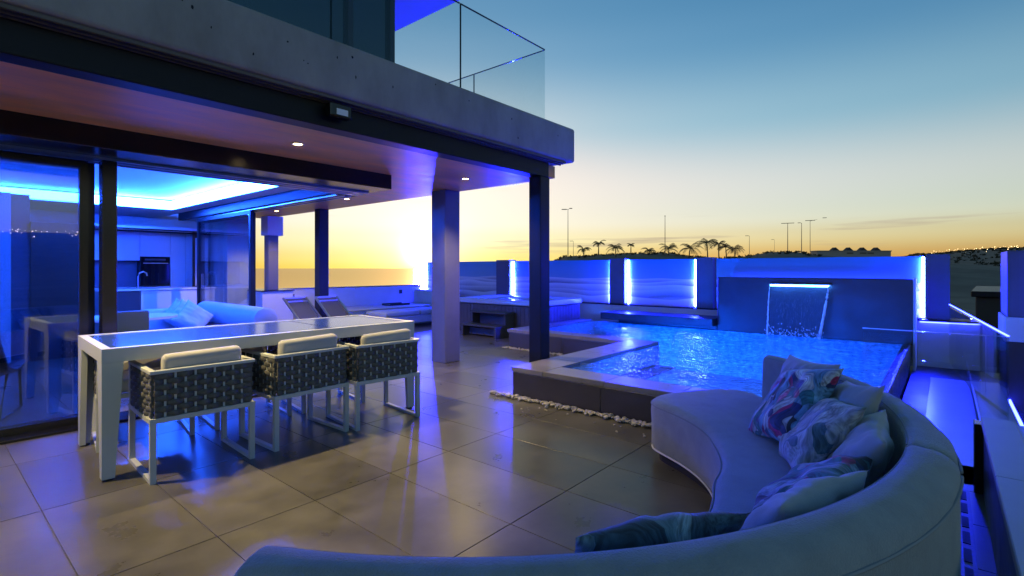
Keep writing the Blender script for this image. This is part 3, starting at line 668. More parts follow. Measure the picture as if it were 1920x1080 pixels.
for i in range(nz):
    for j in range(ny): k = i * (ny + 1) + j; F.append((k, k + 1, k + ny + 2, k + ny + 1))
wpart(mb.add(P, F).build('water_sheet', M_FALL, smooth=True))
for ya, yb, r0 in ((1.29, 1.39, .012), (2.08, 2.085, .007)):
    pts = []; rr = []
    for i in range(46):
        f = i / 45; pts.append((8.70 - .16 * math.sqrt(f) + .006 * mnoise.noise(Vector((i * .9, ya, 0))), ya + (yb - ya) * f ** 1.2 + .012 * f * mnoise.noise(Vector((i * .7, ya * 3, 7))), 1.03 - (1.03 - WZ) * f)); rr.append(r0 * (1 + .6 * mnoise.noise(Vector((i * 1.3, ya, 9))) + .8 * f))
    wpart(MB().tube(pts, rr, 7).build('water_rope', M_FALLE, smooth=True))
mb = MB()
for k in range(170):
    y = random.uniform(1.35, 2.1); z = WZ + abs(random.gauss(.0, .07)); x = 8.53 + random.gauss(0, .09); s = random.uniform(.003, .008)
    mb.add([tuple(Vector((v.x * s, v.y * s, v.z * s * random.uniform(1, 2.2))) + Vector((x, y, z))) for v in IV], IF)
wpart(mb.build('splash', M_FALLE, smooth=True, kind='stuff'))
lg = box('stone_ledge', 8.62, 9.295, 2.94, 5.06, .33, .455, M_DSTONE, bevel=.006, label='long dark stone ledge floating over the pool edge', category='ledge')
box('ledge_support', 8.86, 9.29, 2.95, 4.8, .256, .328, M_DSTONE, lg, bevel=0)

# ================================================================== RIGHT HAND TROUGH, GLASS SCREENS, LOW WALLS
tr = empty('overflow_trough', (6, 0, 0), kind='structure', label='blue lit overflow channel beside the pool spill edge')
def tpart(o): o.parent = tr; o.matrix_parent_inverse = Matrix.Translation((-6, 0, 0)); return o
tpart(box('deck_plank', 4.12, 7.9, -.215, .13, -.08, .0, M_DECK, bevel=.004))
tpart(box('deck_plank', 4.12, 7.9, -.47, -.235, -.07, .02, M_DECK, bevel=.004))
tpart(box('channel_bed', 4.0, 9.3, -.9, .34, -.2, -.085, M_DSTONE, bevel=0))
tpart(box('divider_rail', 4.12, 9.2, -.233, -.217, -.08, .05, M_ALU, bevel=.002))
tpart(box('trough_end', 3.99, 4.10, -.335, -.13, .0, .40, M_BLACK, bevel=.003))
tpart(box('trough_light_strip', 5.2, 7.9, -.495, -.48, -.02, .015, M_LEDT, bevel=0))
gp = empty('glass_screen', (7.2, .2, 0), label='frameless glass screen standing across the spill edge', category='screen')
g1 = MB().box(-.006, .006, -.52, .53, .285, .60).build('pane', M_GLASS, gp); MB().box(-.007, .007, -.521, .531, .601, .608).build('top_edge', M_ALU, gp)
MB().box(-.007, .007, -.528, -.5215, .02, .608).build('side_edge', M_ALU, gp)
rl = empty('glass_balustrade', (9.3, -.05, 0), label='angled glass balustrade with lit top rail at the terrace edge', category='balustrade')
a = Vector((0, 0, 0)); b = Vector((-3.75, -.33, 0))
for k in range(3):
    p = a.lerp(b, k / 3 + .004); q = a.lerp(b, (k + 1) / 3 - .004)
    MB().bar((p.x, p.y, .39), (q.x, q.y, .38), .012, .76).build('pane', M_GLASS, rl)
MB().bar((0, 0, .80), (-3.75, -.33, .77), .014, .008).build('lit_rail', M_LEDT, rl)
rp = empty('end_pillar', (7.15, -.75, 0), label='blue lit rendered pillar at the outer terrace edge', category='pillar')
MB().box(-.15, .6, -.25, .28, .82, 1.475).build('shaft', M_BLUEWALL, rp, .006)
MB().box(-.17, .62, -.27, .30, .58, .818).build('plinth', M_WALLW, rp, .006)
MB().box(-.16, .61, -.26, .29, -.1, .578).build('footing', M_DSTONE, rp, .006)
MB().box(-.172, -.152, .05, .08, .84, 1.46).build('light_strip', M_LEDT, rp)
sw = empty('side_wall', (2, -.3, 0), label='low wall with cream stone cap running beside the curved sofa', category='wall')
MB().box(-2.4, 2.0, -.3, .13, 0, .40).build('wall_body', M_DSTONE, sw)
for k in range(4): MB().box(-2.4 + k * 1.1 + .0015, -2.4 + (k + 1) * 1.1 - .0015, 0, .14, .402, .445).build('cap_slab', M_CREAM, sw, .004)
MB().box(-2.4, 2.0, -.3, -.003, .402, .425).build('inner_cap', M_DECK, sw, .004)
dr = empty('drain_channel', (3.2, -.08, 0.0), label='slotted floor drain between the sofa and the low wall', category='drain')
MB().box(-1.2, .8, -.03, .03, .0, .004).build('frame', M_DSTONE, dr)
for k in range(10): MB().box(-1.18 + k * .2, -1.04 + k * .2, -.014, .014, .0041, .007).build('slot', M_FOOT, dr)

# ================================================================== DINING TABLE
TL, TW, TZ = 2.30, .96, .807
tb = empty('dining_table', (1.937, 4.319, 0), -3.0, label='long white metal dining table with dark blue glass top on the terrace', category='table')
hx, hy = TL / 2, TW / 2
mb = MB(); F_ = .05
mb.box(-hx, hx, -hy, -hy + F_, TZ - .085, TZ).box(-hx, hx, hy - F_, hy, TZ - .085, TZ).box(-hx, -hx + F_, -hy + F_, hy - F_, TZ - .085, TZ).box(hx - F_, hx, -hy + F_, hy - F_, TZ - .085, TZ)
mb.build('apron', M_WMETAL, tb)
MB().box(-hx + F_ - .002, hx - F_ + .002, -hy + F_ - .002, hy - F_ + .002, TZ - .03, TZ - .004).build('glass_top', M_TABLEG, tb)
for k in (-.35, .38): MB().box(k - .003, k + .003, -hy + F_, hy - F_, TZ - .0038, TZ - .002).build('top_joint', M_BLACK, tb)
def table_leg(sx, sy):
    mb = MB(); t = .035
    x0, y0 = sx * (hx - .001), sy * (hy - .001)
    def plate(wt, wb, along):
        P = []
        for z, w in ((.012, wb), (TZ - .0855, wt)):
            if along == 'x': P += [(x0, y0, z), (x0 - sx * w, y0, z), (x0 - sx * w, y0 - sy * t, z), (x0, y0 - sy * t, z)]
            else: P += [(x0, y0 - sy * t, z), (x0, y0 - sy * w, z), (x0 - sx * t, y0 - sy * w, z), (x0 - sx * t, y0 - sy * t, z)]
        mb.add(P, [(0, 1, 2, 3), (4, 7, 6, 5), (0, 4, 5, 1), (1, 5, 6, 2), (2, 6, 7, 3), (3, 7, 4, 0)])
    plate(.108, .065, 'x'); plate(.16, .07, 'y')
    l = mb.build('leg', M_WMETAL, tb)
    MB().tube([(x0 - sx * .035, y0 - sy * .035, 0), (x0 - sx * .035, y0 - sy * .035, .0115)], .028, 12).build('foot', M_FOOT, l)
for sx in (-1, 1):
    for sy in (-1, 1): table_leg(sx, sy)
MB().tube([(.32, -hy - .002, TZ - .045), (.32, -hy + .002, TZ - .045)], .012, 16).build('badge', M_ALU, tb)
tb_badge = [o for o in bpy.data.objects if o.name.startswith('badge')][0]; tb_badge.scale = (1, 1, 1)

# ================================================================== DINING CHAIRS
CW, CD = .60, .57; ZB0, ZT = .36, .68
def strap(length, cols, phase, amp=.013):
    """one woven rope strap running along +X, bulging in front of and behind the slats"""
    n = (cols + 1) * 6; rings = []
    for i in range(n + 1):
        u = i / n; x = (u - .5) * length; w = math.cos(u * (cols + 1) * math.pi + phase * math.pi)
        env = min(1, min(u, 1 - u) * 10 + .2)
        y = -amp * w * env; hgt = .017 * (1 + .10 * abs(w)); th = .009
        rings.append([(x, y + th * a, hgt * b) for a, b in ((-1, -.5), (-1, .5), (-.3, 1), (.7, .6), (.7, -.6), (-.3, -1))])
    return MB().loft(rings).mesh('strap', 0, True)
st_me = {}
for nm, L, c_n in (('back', CW - .05, 9), ('side', CD - .06, 8)):
    for ph in (0, 1):
        m_ = strap(L, c_n, ph); m_.materials.append(M_ROPE); st_me[nm, ph] = m_
def make_chair():
    c = empty('dining_chair', (0, 0, 0))
    b = .032
    # sled frames, seat ring, top rail
    for s in (-1, 1):
        x = s * (CW / 2 - b / 2); mb = MB()
        mb.box(x - b / 2, x + b / 2, -CD / 2, -CD / 2 + b, b * .7, ZB0).box(x - b / 2, x + b / 2, CD / 2 - b, CD / 2, b * .7, ZB0).box(x - b / 2, x + b / 2, -CD / 2, CD / 2, 0, b * .69)
        mb.build('sled_leg', M_WMETAL, c)
    MB().box(-CW / 2 - .002, CW / 2 + .002, -CD / 2 - .002, -CD / 2 + b, ZB0 + .001, ZB0 + .03).box(-CW / 2 - .002, CW / 2 + .002, CD / 2 - b, CD / 2 + .002, ZB0 + .001, ZB0 + .03).box(-CW / 2 - .002, -CW / 2 + b, -CD / 2 + b, CD / 2 - b, ZB0 + .001, ZB0 + .03).box(CW / 2 - b, CW / 2 + .002, -CD / 2 + b, CD / 2 - b, ZB0 + .001, ZB0 + .03).build('seat_ring', M_WMETAL, c)
    MB().box(-CW / 2 - .002, CW / 2 + .002, -CD / 2 - .002, -CD / 2 + b, ZT - .022, ZT).box(-CW / 2 - .002, -CW / 2 + b, -CD / 2 + b, CD / 2, ZT - .022, ZT).box(CW / 2 - b, CW / 2 + .002, -CD / 2 + b, CD / 2, ZT - .022, ZT).build('top_rail', M_WMETAL, c, .003)
    for x in (-CW / 2 + .012, CW / 2 - .012): MB().box(x - .011, x + .011, CD / 2 - .03, CD / 2 - .004, ZB0 + .031, ZT - .023).build('front_post', M_WMETAL, c)
    for k in range(9):
        x = -(CW - .05) / 2 + (CW - .05) * (k + 1) / 10; MB().box(x - .006, x + .006, -CD / 2 + .012, -CD / 2 + .018, ZB0 + .031, ZT - .023).build('slat', M_WMETAL, c)
    for s in (-1, 1):
        for k in range(8):
            y = -(CD - .06) / 2 + (CD - .06) * (k + 1) / 9; x = s * (CW / 2 - .015); MB().box(x - .003, x + .003, y - .006, y + .006, ZB0 + .031, ZT - .023).build('slat', M_WMETAL, c)
    nrow = 8; z0 = ZB0 + .031; dz = (ZT - .022 - z0) / nrow
    for r in range(nrow):
        z = z0 + dz * (r + .5)
        o = link('strap', st_me['back', r % 2], c); o.location = (0, -CD / 2 + .015, z)
        for s in (-1, 1):
            o = link('strap', st_me['side', (r + 1) % 2], c); o.location = (s * (CW / 2 - .016), -.004, z); o.rotation_euler = (0, 0, R(90 * s))
    # cushions
    def cushion(name, w, d, h, M, rr=.03, mat=M_CUSH):
        mb = MB().box(-w / 2, w / 2, -d / 2, d / 2, -h / 2, h / 2); me = mb.mesh(name, rr, True, 4); me.materials.append(mat)
        o = link(name, me, c); o.matrix_local = M; return o
    cushion('seat_cushion', CW - .085, CD - .08, .10, Matrix.Translation((0, .015, ZB0 + .085)), .035)
    cushion('back_cushion', CW - .14, .085, .39, Matrix.Translation((0, -CD / 2 + .105, .585)) @ Matrix.Rotation(R(8), 4, 'X'), .035)
    return c
ch0 = make_chair()
chairs = [((1.255, 3.905), -2.5, 'white framed rope chair nearest the camera, at the near end of the table'),
          ((1.975, 3.91), 1.5, 'white framed rope chair in the middle of the near side of the table'),
          ((2.645, 3.835), -6, 'white framed rope chair at the column end of the near side of the table'),
          ((1.20, 4.80), 172, 'rope chair on the far side of the table behind its near leg'),
          ((1.93, 4.72), 174, 'rope chair in the middle of the far side of the table'),
          ((2.62, 4.62), 172, 'rope chair at the column end of the far side of the table')]
for k, ((x, y), rz, lab) in enumerate(chairs):
    c = ch0 if k == 0 else copy_tree(ch0)
    c.location = (x, y, 0); c.rotation_euler = (0, 0, R(rz)); c['label'] = lab; c['category'] = 'chair'; c['group'] = 'rope dining chairs around the terrace table'
    for ch in [o for o in bpy.data.objects if o.parent == c and o.name.startswith(('back_cushion', 'seat_cushion'))]:
        ch.location.x += random.uniform(-.018, .018); ch.location.z += random.uniform(-.012, .008); ch.rotation_euler.y += R(random.uniform(-1.6, 1.6)); ch.rotation_euler.z += R(random.uniform(-2, 2))

# ================================================================== CURVED SOFA
SC = Vector((2.2, 2.0)); 
sofa = empty('curved_sofa', (2.2, .3, 0), label='large curved grey blue outdoor sofa with pillows by the pool', category='sofa')
def spart(o): o.parent = sofa; o.matrix_parent_inverse = Matrix.Translation((-2.2, -.3, 0)); return o
def pt(r, a, z): return (SC.x + r * math.cos(R(a)), SC.y + r * math.sin(R(a)), z)
RI, RO, BZ = 1.885, 2.04, .705
def back_profile():
    zi = .706; rr = .035
    p = [(RI, .36), (RI + .008, zi - rr)]
    for k in range(1, 6): a = math.pi - k * math.pi / 2 / 5; p.append((RI + .008 + rr + rr * math.cos(a), zi - rr + rr * math.sin(a)))
    for k in range(1, 10): a = math.pi / 2 - k * math.pi / 2 / 9; p.append((RI + .05 + (RO - RI - .05) * math.cos(a), .635 + .071 * math.sin(a)))
    p += [(RO - .001, .60), (RO, .45), (RO - .002, .25), (RO - .012, .08), (RO - .03, .06), (RI + .02, .06)]
    return p
def back_module(a0, a1, ends):
    rings = []; n = 44; prof = back_profile(); cr = sum(r for r, z in prof) / len(prof)
    angs = [a0 + (a1 - a0) * i / n for i in range(n + 1)]
    def ring(a, sh): 
        res = []
        for q, (r, z) in enumerate(prof):
            soft = .0045 * mnoise.noise(Vector((a * .16, q * .35, 2.0))) + .003 * mnoise.noise(Vector((a * .5, q * .8, 7.0)))
            res.append(pt(cr + (r - cr) * (1 - sh) + soft, a, (.06 + (z - .06) * (1 - sh * .35) + soft * .8) if z > .3 else z))
        return res
    s = math.copysign(1, a1 - a0)
    if ends[0]: rings += [ring(a0 - s * .9, .35), ring(a0 - s * .6, .12), ring(a0 - s * .3, .03)]
    rings += [ring(a, 0) for a in angs]
    if ends[1]: rings += [ring(a1 + s * .3, .03), ring(a1 + s * .6, .12), ring(a1 + s * .9, .35)]
    return spart(MB().loft(rings).build('backrest', M_SOFA, smooth=True))
m1 = back_module(207.5, 269.6, (True, True)); m2 = back_module(270.4, 326.0, (True, True))
# piping along the top outer seam and inner seam
def seam(r, z, a0, a1, rad=.004):
    spart(MB().tube([pt(r, a0 + (a1 - a0) * i / 60, z) for i in range(61)], rad, 6).build('piping', M_PIPING, smooth=True))
seam(RO + .002, .634, 208, 269.4, .005); seam(RO + .002, .634, 270.6, 325.8, .005)
seam(RI + .016, .693, 270.6, 325.8, .003); seam(RI + .016, .693, 208, 269.4, .003)
# seat: plan outline with a rounded far end, lofted upwards
def inner_r(a):   # seat gets shallower towards the camera end
    return lerp_tab([(207, 1.62), (228, 1.60), (255, 1.36), (275, 1.24), (300, 1.20), (334, 1.16)], a)
out = []
AE = 331.0
for i in range(61): a = 209 + (AE - 209) * i / 60; out.append(Vector(pt(1.90 if a < 325 else 1.90 + (a - 325) / 6 * .10, a, 0)[:2]))
# rounded end cap from outer to inner radius
ro, ri = 2.0, inner_r(AE); rm = (ro + ri) / 2; hw = (ro - ri) / 2
base_a = R(AE); ex = Vector((math.cos(base_a), math.sin(base_a))); tg = Vector((-ex.y, ex.x))
for i in range(1, 20):
    q = math.pi * i / 20; out.append(SC + ex * (rm + hw * math.copysign(abs(math.cos(q)) ** .75, math.cos(q))) + tg * (.26 * math.sin(q) ** .8))
for i in range(61): a = AE - (AE - 209) * i / 60; out.append(Vector(pt(inner_r(a), a, 0)[:2]))
def inset(poly, d):
    n = len(poly); res = []
    for i in range(n):
        e = (poly[(i + 1) % n] - poly[i - 1]).normalized(); nrm = Vector((-e.y, e.x)); res.append(poly[i] + nrm * d)
    return res
area = sum(out[i - 1].x * out[i].y - out[i].x * out[i - 1].y for i in range(len(out)))
sgn = 1 if area > 0 else -1
rings = []
for d, z in ((.045, .075), (.012, .08), (.0, .10), (.0, .25), (-.004, .33), (.0, .372), (.010, .390), (.028, .401), (.055, .405)):
    rings.append([(p.x, p.y, z) for p in inset(out, d * sgn)])
spart(MB().loft(rings).build('seat', M_SOFA, smooth=True))
edge = [(p.x, p.y, .374) for p in inset(out, -.003 * sgn)]
spart(MB().tube(edge + edge[:1], .0045, 6, False).build('piping', M_PIPING, smooth=True))
edge = [(p.x, p.y, .078) for p in inset(out, .004 * sgn)]
spart(MB().tube(edge + edge[:1], .006, 6, False).build('base_trim', pmat('pale_trim', (.6, .6, .58), .4), smooth=True))
rings = [[(p.x, p.y, z) for p in inset(out, .05 * sgn)] for z in (0, .074)]
spart(MB().loft(rings).build('plinth', M_FOOT))

# ---- pillows
def pillow(label, mat, loc, w, h, t, yaw, lean, roll=0.0, seed=0, name='pillow'):
    """soft square cushion; local x = width, y = height, z = thickness"""
    n = 30; P = []; F = []
    for side in (1, -1):
        for i in range(n + 1):
            for j in range(n + 1):
                u = i / n * 2 - 1; v = j / n * 2 - 1
                pin = 1 - .10 * (1 - abs(u) ** 2) * abs(v) ** 3; pin2 = 1 - .10 * (1 - abs(v) ** 2) * abs(u) ** 3
                x = u * w / 2 * pin2; y = v * h / 2 * pin
                e = max(0, (1 - abs(u) ** 2.6) * (1 - abs(v) ** 2.6)); z = side * t / 2 * e ** .55
                wr = mnoise.noise(Vector((u * 2.2 + seed, v * 2.2, side))) * .022 + mnoise.noise(Vector((u * 5 + seed * 3, v * 1.6 - u * 2, side * 2))) * .010
                z += wr * min(1, e * 3)
                P.append((x, y, z))
    def idx(s, i, j): return s * (n + 1) ** 2 + i * (n + 1) + j
    for i in range(n):
        for j in range(n):
            F.append((idx(0, i, j), idx(0, i + 1, j), idx(0, i + 1, j + 1), idx(0, i, j + 1)))
            F.append((idx(1, i, j), idx(1, i, j + 1), idx(1, i + 1, j + 1), idx(1, i + 1, j)))
    bm = bmesh.new(); vv = [bm.verts.new(p) for p in P]
    for f in F: bm.faces.new([vv[k] for k in f])
    bmesh.ops.remove_doubles(bm, verts=bm.verts, dist=.0005); bmesh.ops.recalc_face_normals(bm, faces=bm.faces)
    me = bpy.data.meshes.new(name)
    for f in bm.faces: f.smooth = True
    bm.to_mesh(me); bm.free(); me.materials.append(mat)
    o = link(name, me, None, label=label, category='pillow')
    # stand on its lower edge, face towards yaw direction, lean back, roll in its plane
    o.matrix_world = Matrix.Translation(loc) @ Matrix.Rotation(R(yaw), 4, 'Z') @ Matrix.Rotation(R(90 - lean), 4, 'X') @ Matrix.Rotation(R(roll), 4, 'Z')
    return o
def on_sofa(r, a, z): return Vector(pt(r, a, z))
# yaw: local +Y face normal... pillows face the centre of the sofa arc
def sofa_pillow(label, mat, a, r, z, w, h, t, lean, roll, seed, turn=0):
    return pillow(label, mat, on_sofa(r, a, z), w, h, t, a + 90 + turn + 180, lean, roll, seed)
sofa_pillow('plain grey pillow at the far end of the sofa behind the floral one', M_PILLOWG, 307, 1.72, .60, .52, .42, .13, 24, 4, 1)
sofa_pillow('pink and blue floral pillow at the far end of the sofa', M_FLORAL, 298, 1.58, .60, .54, .46, .16, 36, 14, 2)
sofa_pillow('plain grey pillow between the floral and the pale leaf pillow', M_PILLOWG, 290, 1.74, .59, .46, .42, .13, 28, 10, 3)
sofa_pillow('pale leaf print pillow in the middle of the sofa bend', M_LEAFP, 284, 1.62, .57, .46, .40, .14, 40, 10, 4)
sofa_pillow('plain grey pillow in the inner corner of the sofa', M_PILLOWG, 276, 1.75, .56, .42, .36, .13, 30, -4, 5)
sofa_pillow('dark leaf print pillow with pink flower leaning on the near backrest', M_LEAFD, 263, 1.66, .525, .48, .38, .15, 52, 4, 6)
sofa_pillow('plain grey pillow leaning on the near backrest', M_PILLOWG, 252, 1.75, .555, .46, .36, .13, 34, 0, 7)
sofa_pillow('teal leaf print pillow at the near end of the sofa', M_LEAFT, 235, 1.74, .555, .46, .36, .13, 34, 0, 8)

# ================================================================== HOT TUB AND STEPS
tub = empty('hot_tub', (8.2, 6.8, 0), label='square hot tub with brown cabinet and white rim beside the boundary wall', category='hot tub')
X0, X1, Y0, Y1 = -.68, .72, -1.1, 1.1
MB().box(X0, X1, Y0, Y1, 0, .585).build('cabinet', M_TUB, tub, .03)
k = 0
for i in range(22):
    y = Y0 + .06 + i * .095
    MB().box(X0 - .012, X0 - .001, y, y + .088, .03, .57).build('slat', M_TUB, tub, .003)
for i in range(13):
    x = X0 + .06 + i * .1
    MB().box(x, x + .092, Y0 - .012, Y0 - .001, .03, .57).build('slat', M_TUB, tub, .003)
rings = []
def rr_(x0, x1, y0, y1, r, z):
    res = []
    for cx_, cy_, a0 in ((x1 - r, y1 - r, 0), (x0 + r, y1 - r, 90), (x0 + r, y0 + r, 180), (x1 - r, y0 + r, 270)):
        for q in range(6): a = R(a0 + q * 18); res.append((cx_ + r * math.cos(a), cy_ + r * math.sin(a), z))
    return res
for g, z in ((-.03, .588), (-.045, .60), (-.045, .66), (-.03, .685), (.10, .69), (.16, .67), (.18, .45)):
    rings.append(rr_(X0 + g, X1 - g, Y0 + g, Y1 - g, .10, z))
MB().loft(rings, True, True).build('rim', M_TUBRIM, tub, smooth=True)
MB().loft([rr_(X0 + .17, X1 - .17, Y0 + .17, Y1 - .17, .1, z) for z in (.61, .64)]).build('tub_water', M_WATER, tub)
MB().tube([(-.2, 0, .455), (-.2, 0, .465)], .12, 16).build('tub_lamp', M_TUBL, tub)
stp = empty('tub_steps', (7.2, 6.7, 0), label='dark two tread steps in front of the hot tub', category='steps')
for s in (-.45, .40): MB().add([(-.26, s, 0), (.26, s, 0), (.26, s, .43), (.0, s, .43), (.0, s, .20), (-.26, s, .20), (-.26, s + .05, 0), (.26, s + .05, 0), (.26, s + .05, .43), (.0, s + .05, .43), (.0, s + .05, .20), (-.26, s + .05, .20)],
         [(0, 1, 2, 3, 4, 5), (11, 10, 9, 8, 7, 6)] + [(i, (i + 1) % 6, (i + 1) % 6 + 6, i + 6) for i in range(6)]).build('side', M_STEPS, stp)
MB().box(-.28, .0, -.47, .47, .201, .235).build('tread', M_STEPS, stp, .008)
MB().box(-.02, .27, -.47, .47, .431, .465).build('tread', M_STEPS, stp, .008)
MB().box(.20, .24, -.39, .39, .05, .40).build('riser', M_STEPS, stp)
MB().box(-.10, -.07, -.39, .39, .03, .16).build('riser', M_STEPS, stp)

# ================================================================== LOUNGERS
def make_lounger():
    l = empty('sun_lounger', (0, 0, 0))
    w = .40; s1 = (.0, -.05, .36); top = (.0, .55, .80)
    for x in (-w / 2, w / 2):
        MB().bar((x, s1[1], s1[2]), (x, top[1], top[2]), .03).build('back_rail', M_ALU, l)
        MB().bar((x, -1.2, .34), (x, .02, .36), .03).build('side_rail', M_ALU, l)
        MB().bar((x, -1.0, .0), (x, -.95, .34), .03).build('leg', M_ALU, l)
        MB().bar((x, .05, .0), (x, -.02, .34), .03).build('leg', M_ALU, l)
    rings = []
    for i in range(9):
        f = i / 8; sag = -.02 * math.sin(f * math.pi)
        y = s1[1] + (top[1] - s1[1]) * f; z = s1[2] + (top[2] - s1[2]) * f + sag
        rings.append([(-w / 2 + .012, y, z), (w / 2 - .012, y, z), (w / 2 - .012, y + .006, z - .008), (-w / 2 + .012, y + .006, z - .008)])
    MB().loft(rings).build('back_sling', M_SLING, l)
    MB().box(-w / 2 + .012, w / 2 - .012, -1.19, -.04, .352, .362).build('seat_sling', M_SLING, l)
    MB().bar((-w / 2, top[1], top[2]), (w / 2, top[1], top[2]), .028).build('top_bar', M_ALU, l)
    MB().bar((-w / 2, .47, .742), (w / 2, .47, .742), .02).build('head_bar', M_ALU, l)
    return l
l1 = make_lounger(); l2 = copy_tree(l1)
l1.location = (4.28, 7.85, 0); l1.rotation_euler = (0, 0, R(4)); l2.location = (4.76, 7.72, 0); l2.rotation_euler = (0, 0, R(2))
l1['label'] = 'dark sling sun lounger with raised back, the one nearer the sliding doors'; l2['label'] = 'dark sling sun lounger with raised back, in front of the far steel post'
for l in (l1, l2): l['category'] = 'lounger'; l['group'] = 'sun loungers on the side terrace'

# ================================================================== LOW SEATING BY THE PARAPET
ls = empty('low_bench', (7.3, 10.5, 0), label='long low white bench built along the parapet', category='bench')
MB().box(-1.7, 1.6, -.5, .69, 0, .33).build('bench_body', M_WALLW, ls, .01); MB().box(-1.72, 1.62, -.52, .69, .331, .37).build('bench_top', M_CREAM, ls, .006)
os_ = empty('outdoor_sofa', (7.5, 9.3, 0), label='low pale outdoor sofa in front of the parapet bench', category='sofa')
MB().box(-1.0, .9, -.35, .4, .08, .26).build('base', M_PALE, os_, .02); MB().box(-1.0, -.1, -.36, .4, .262, .36).build('seat_cushion', M_PALE, os_, .03, True, 3); MB().box(-.08, .9, -.36, .4, .262, .36).build('seat_cushion', M_PALE, os_, .03, True, 3)
for x in (-.9, .8):
    for y in (-.28, .32): MB().box(x - .025, x + .025, y - .025, y + .025, 0, .079).build('leg', M_ALU, os_)
pillow('pale blue cushion resting on the parapet bench', M_PALE, (6.15, 10.75, .52), .42, .28, .13, 180, 14, 0, 11, 'bench_cushion')
ty = empty('serving_tray', (8.0, 10.6, .37), label='dark flat tray lying on the parapet bench', category='tray')
MB().box(-.3, .3, -.16, .16, 0, .025).build('base', M_DARKW, ty, .006); MB().box(-.3, .3, -.17, -.16, 0, .05).build('rim', M_DARKW, ty); MB().box(-.3, .3, .16, .17, 0, .05).build('rim', M_DARKW, ty)

# ================================================================== LIVING ROOM THINGS
rs = empty('living_room_sofa', (3.0, 8.0, 0), 3, label='pale sofa with rounded back bolster inside the living room', category='sofa')
MB().box(-.75, .22, -.95, 1.0, .08, .42).build('base', M_PALE, rs, .04, True, 3)
MB().tube([(.1, -1.0, .60), (.1, -.97, .60), (.1, .9, .62), (.1, .98, .62)], [.12, .165, .165, .12], 20).build('back_bolster', M_PALE, rs, smooth=True)
MB().box(-.76, .24, .72, 1.02, .30, .70).build('arm', M_PALE, rs, .06, True, 3)
for x in (-.68, .15):
    for y in (-.88, .92): MB().box(x - .03, x + .03, y - .03, y + .03, 0, .079).build('leg', M_BLACK, rs)
for k, (y, lab) in enumerate(((8.62, 'plump pale cushion next to the sofa arm in the living room'), (8.36, 'plump pale cushion in the middle of the three on the living room sofa'), (8.1, 'plump pale cushion farthest from the sofa arm in the living room'))):
    pillow(lab, M_PALE, (2.62, y, .60), .44, .42, .16, 8, 32, 45, 20 + k, 'cushion')
rt = empty('round_table', (1.66, 7.15, 0), label='round white pedestal table inside the living room', category='table')
MB().tube([(0, 0, .725), (0, 0, .75)], .46, 40).build('table_top', M_KITCH, rt); MB().tube([(0, 0, .03), (0, 0, .3), (0, 0, .72)], [.06, .04, .10], 16).build('pedestal', M_DARKW, rt); MB().tube([(0, 0, 0), (0, 0, .03)], .25, 24).build('foot', M_DARKW, rt)
ic = empty('indoor_chair', (1.50, 6.42, 0), 0, label='teal square backed dining chair at the round table indoors', category='chair')
MB().box(-.155, .155, -.03, .03, .40, .86).build('backrest', M_TEALCH, ic, .02, True, 2); MB().box(-.19, .19, -.02, .40, .40, .46).build('seat', M_TEALCH, ic, .02, True, 2)
for x in (-.16, .16):
    for y in (.02, .36): MB().bar((x, y, 0), (x, y, .40), .03).build('leg', M_BLACK, ic)
lc = empty('lounge_chair', (.38, 6.35, 0), -20, label='dark curved shell chair on sled legs behind the glass door', category='chair')
rings = []
for i in range(15):
    f = i / 14
    if f < .5: y = .30 - f * 1.0; z = .42 - .05 * math.sin(f * math.pi * 2)
    else: y = -.20 - (f - .5) * .42; z = .42 + (f - .5) ** 1.3 * 1.15
    wd = .27 * (1 - .35 * max(0, f - .6))
    rings.append([(-wd, y, z + .04), (-wd * .5, y, z), (wd * .5, y, z), (wd, y, z + .04), (wd, y - .02, z + .02), (wd * .5, y - .02, z - .025), (-wd * .5, y - .02, z - .025), (-wd, y - .02, z + .02)])
MB().loft(rings).build('shell', M_DARKW, lc, smooth=True)
for s in (-.22, .22): MB().tube([(s, .25, .40), (s, .30, .02), (s, -.25, .02), (s, -.05, .40)], .012, 8).build('sled_leg', M_BLACK, lc)
# kitchen
ki = empty('kitchen_island', (3.1, 11.15, 0), label='white kitchen island with sink tap in the blue lit kitchen', category='kitchen island')
MB().box(-.42, .78, -.3, .3, 0, .90).build('body', M_KITCH, ki, .004); MB().box(-1.0, -.43, -.3, .3, 0, .90).build('dark_end', M_DARKW, ki, .004); MB().box(-1.02, .8, -.32, .32, .902, .935).build('worktop', M_KITCH, ki, .004)
MB().tube([(-.38, .05, .935), (-.38, .05, 1.15), (-.36, .05, 1.21), (-.30, .05, 1.24), (-.25, .05, 1.21), (-.24, .05, 1.16)], .012, 8).build('tap', M_ALU, ki)
kc = empty('kitchen_cabinets', (3.1, 12.0, 0), label='tall white kitchen cabinets with black built in oven', category='cabinet')
for x0, x1, z0, z1 in ((-1.2, -.18, 1.45, 2.0), (-.175, .33, 1.53, 2.0), (.335, .60, 0.02, 2.0), (.605, .9, 0.02, 2.0), (-1.2, -.18, .02, .94), (-.175, .33, .02, .94)):
    MB().box(x0, x1, -.1, .19, z0, z1).build('cabinet_door', M_KITCH, kc, .004)
ov = MB().box(-.17, .325, -.105, .19, .945, 1.525).build('oven', M_OVEN, kc, .006)
MB().bar((-.13, -.125, 1.40), (.285, -.125, 1.40), .012).build('oven_handle', M_ALU, ov)
MB().box(-.10, .25, -.107, -.1055, 1.45, 1.49).build('oven_display', M_DARKW, ov)
for x in (-.69, .075): MB().bar((x - .12, -.112, .86), (x + .12, -.112, .86), .01).build('cabinet_handle', M_ALU, kc)
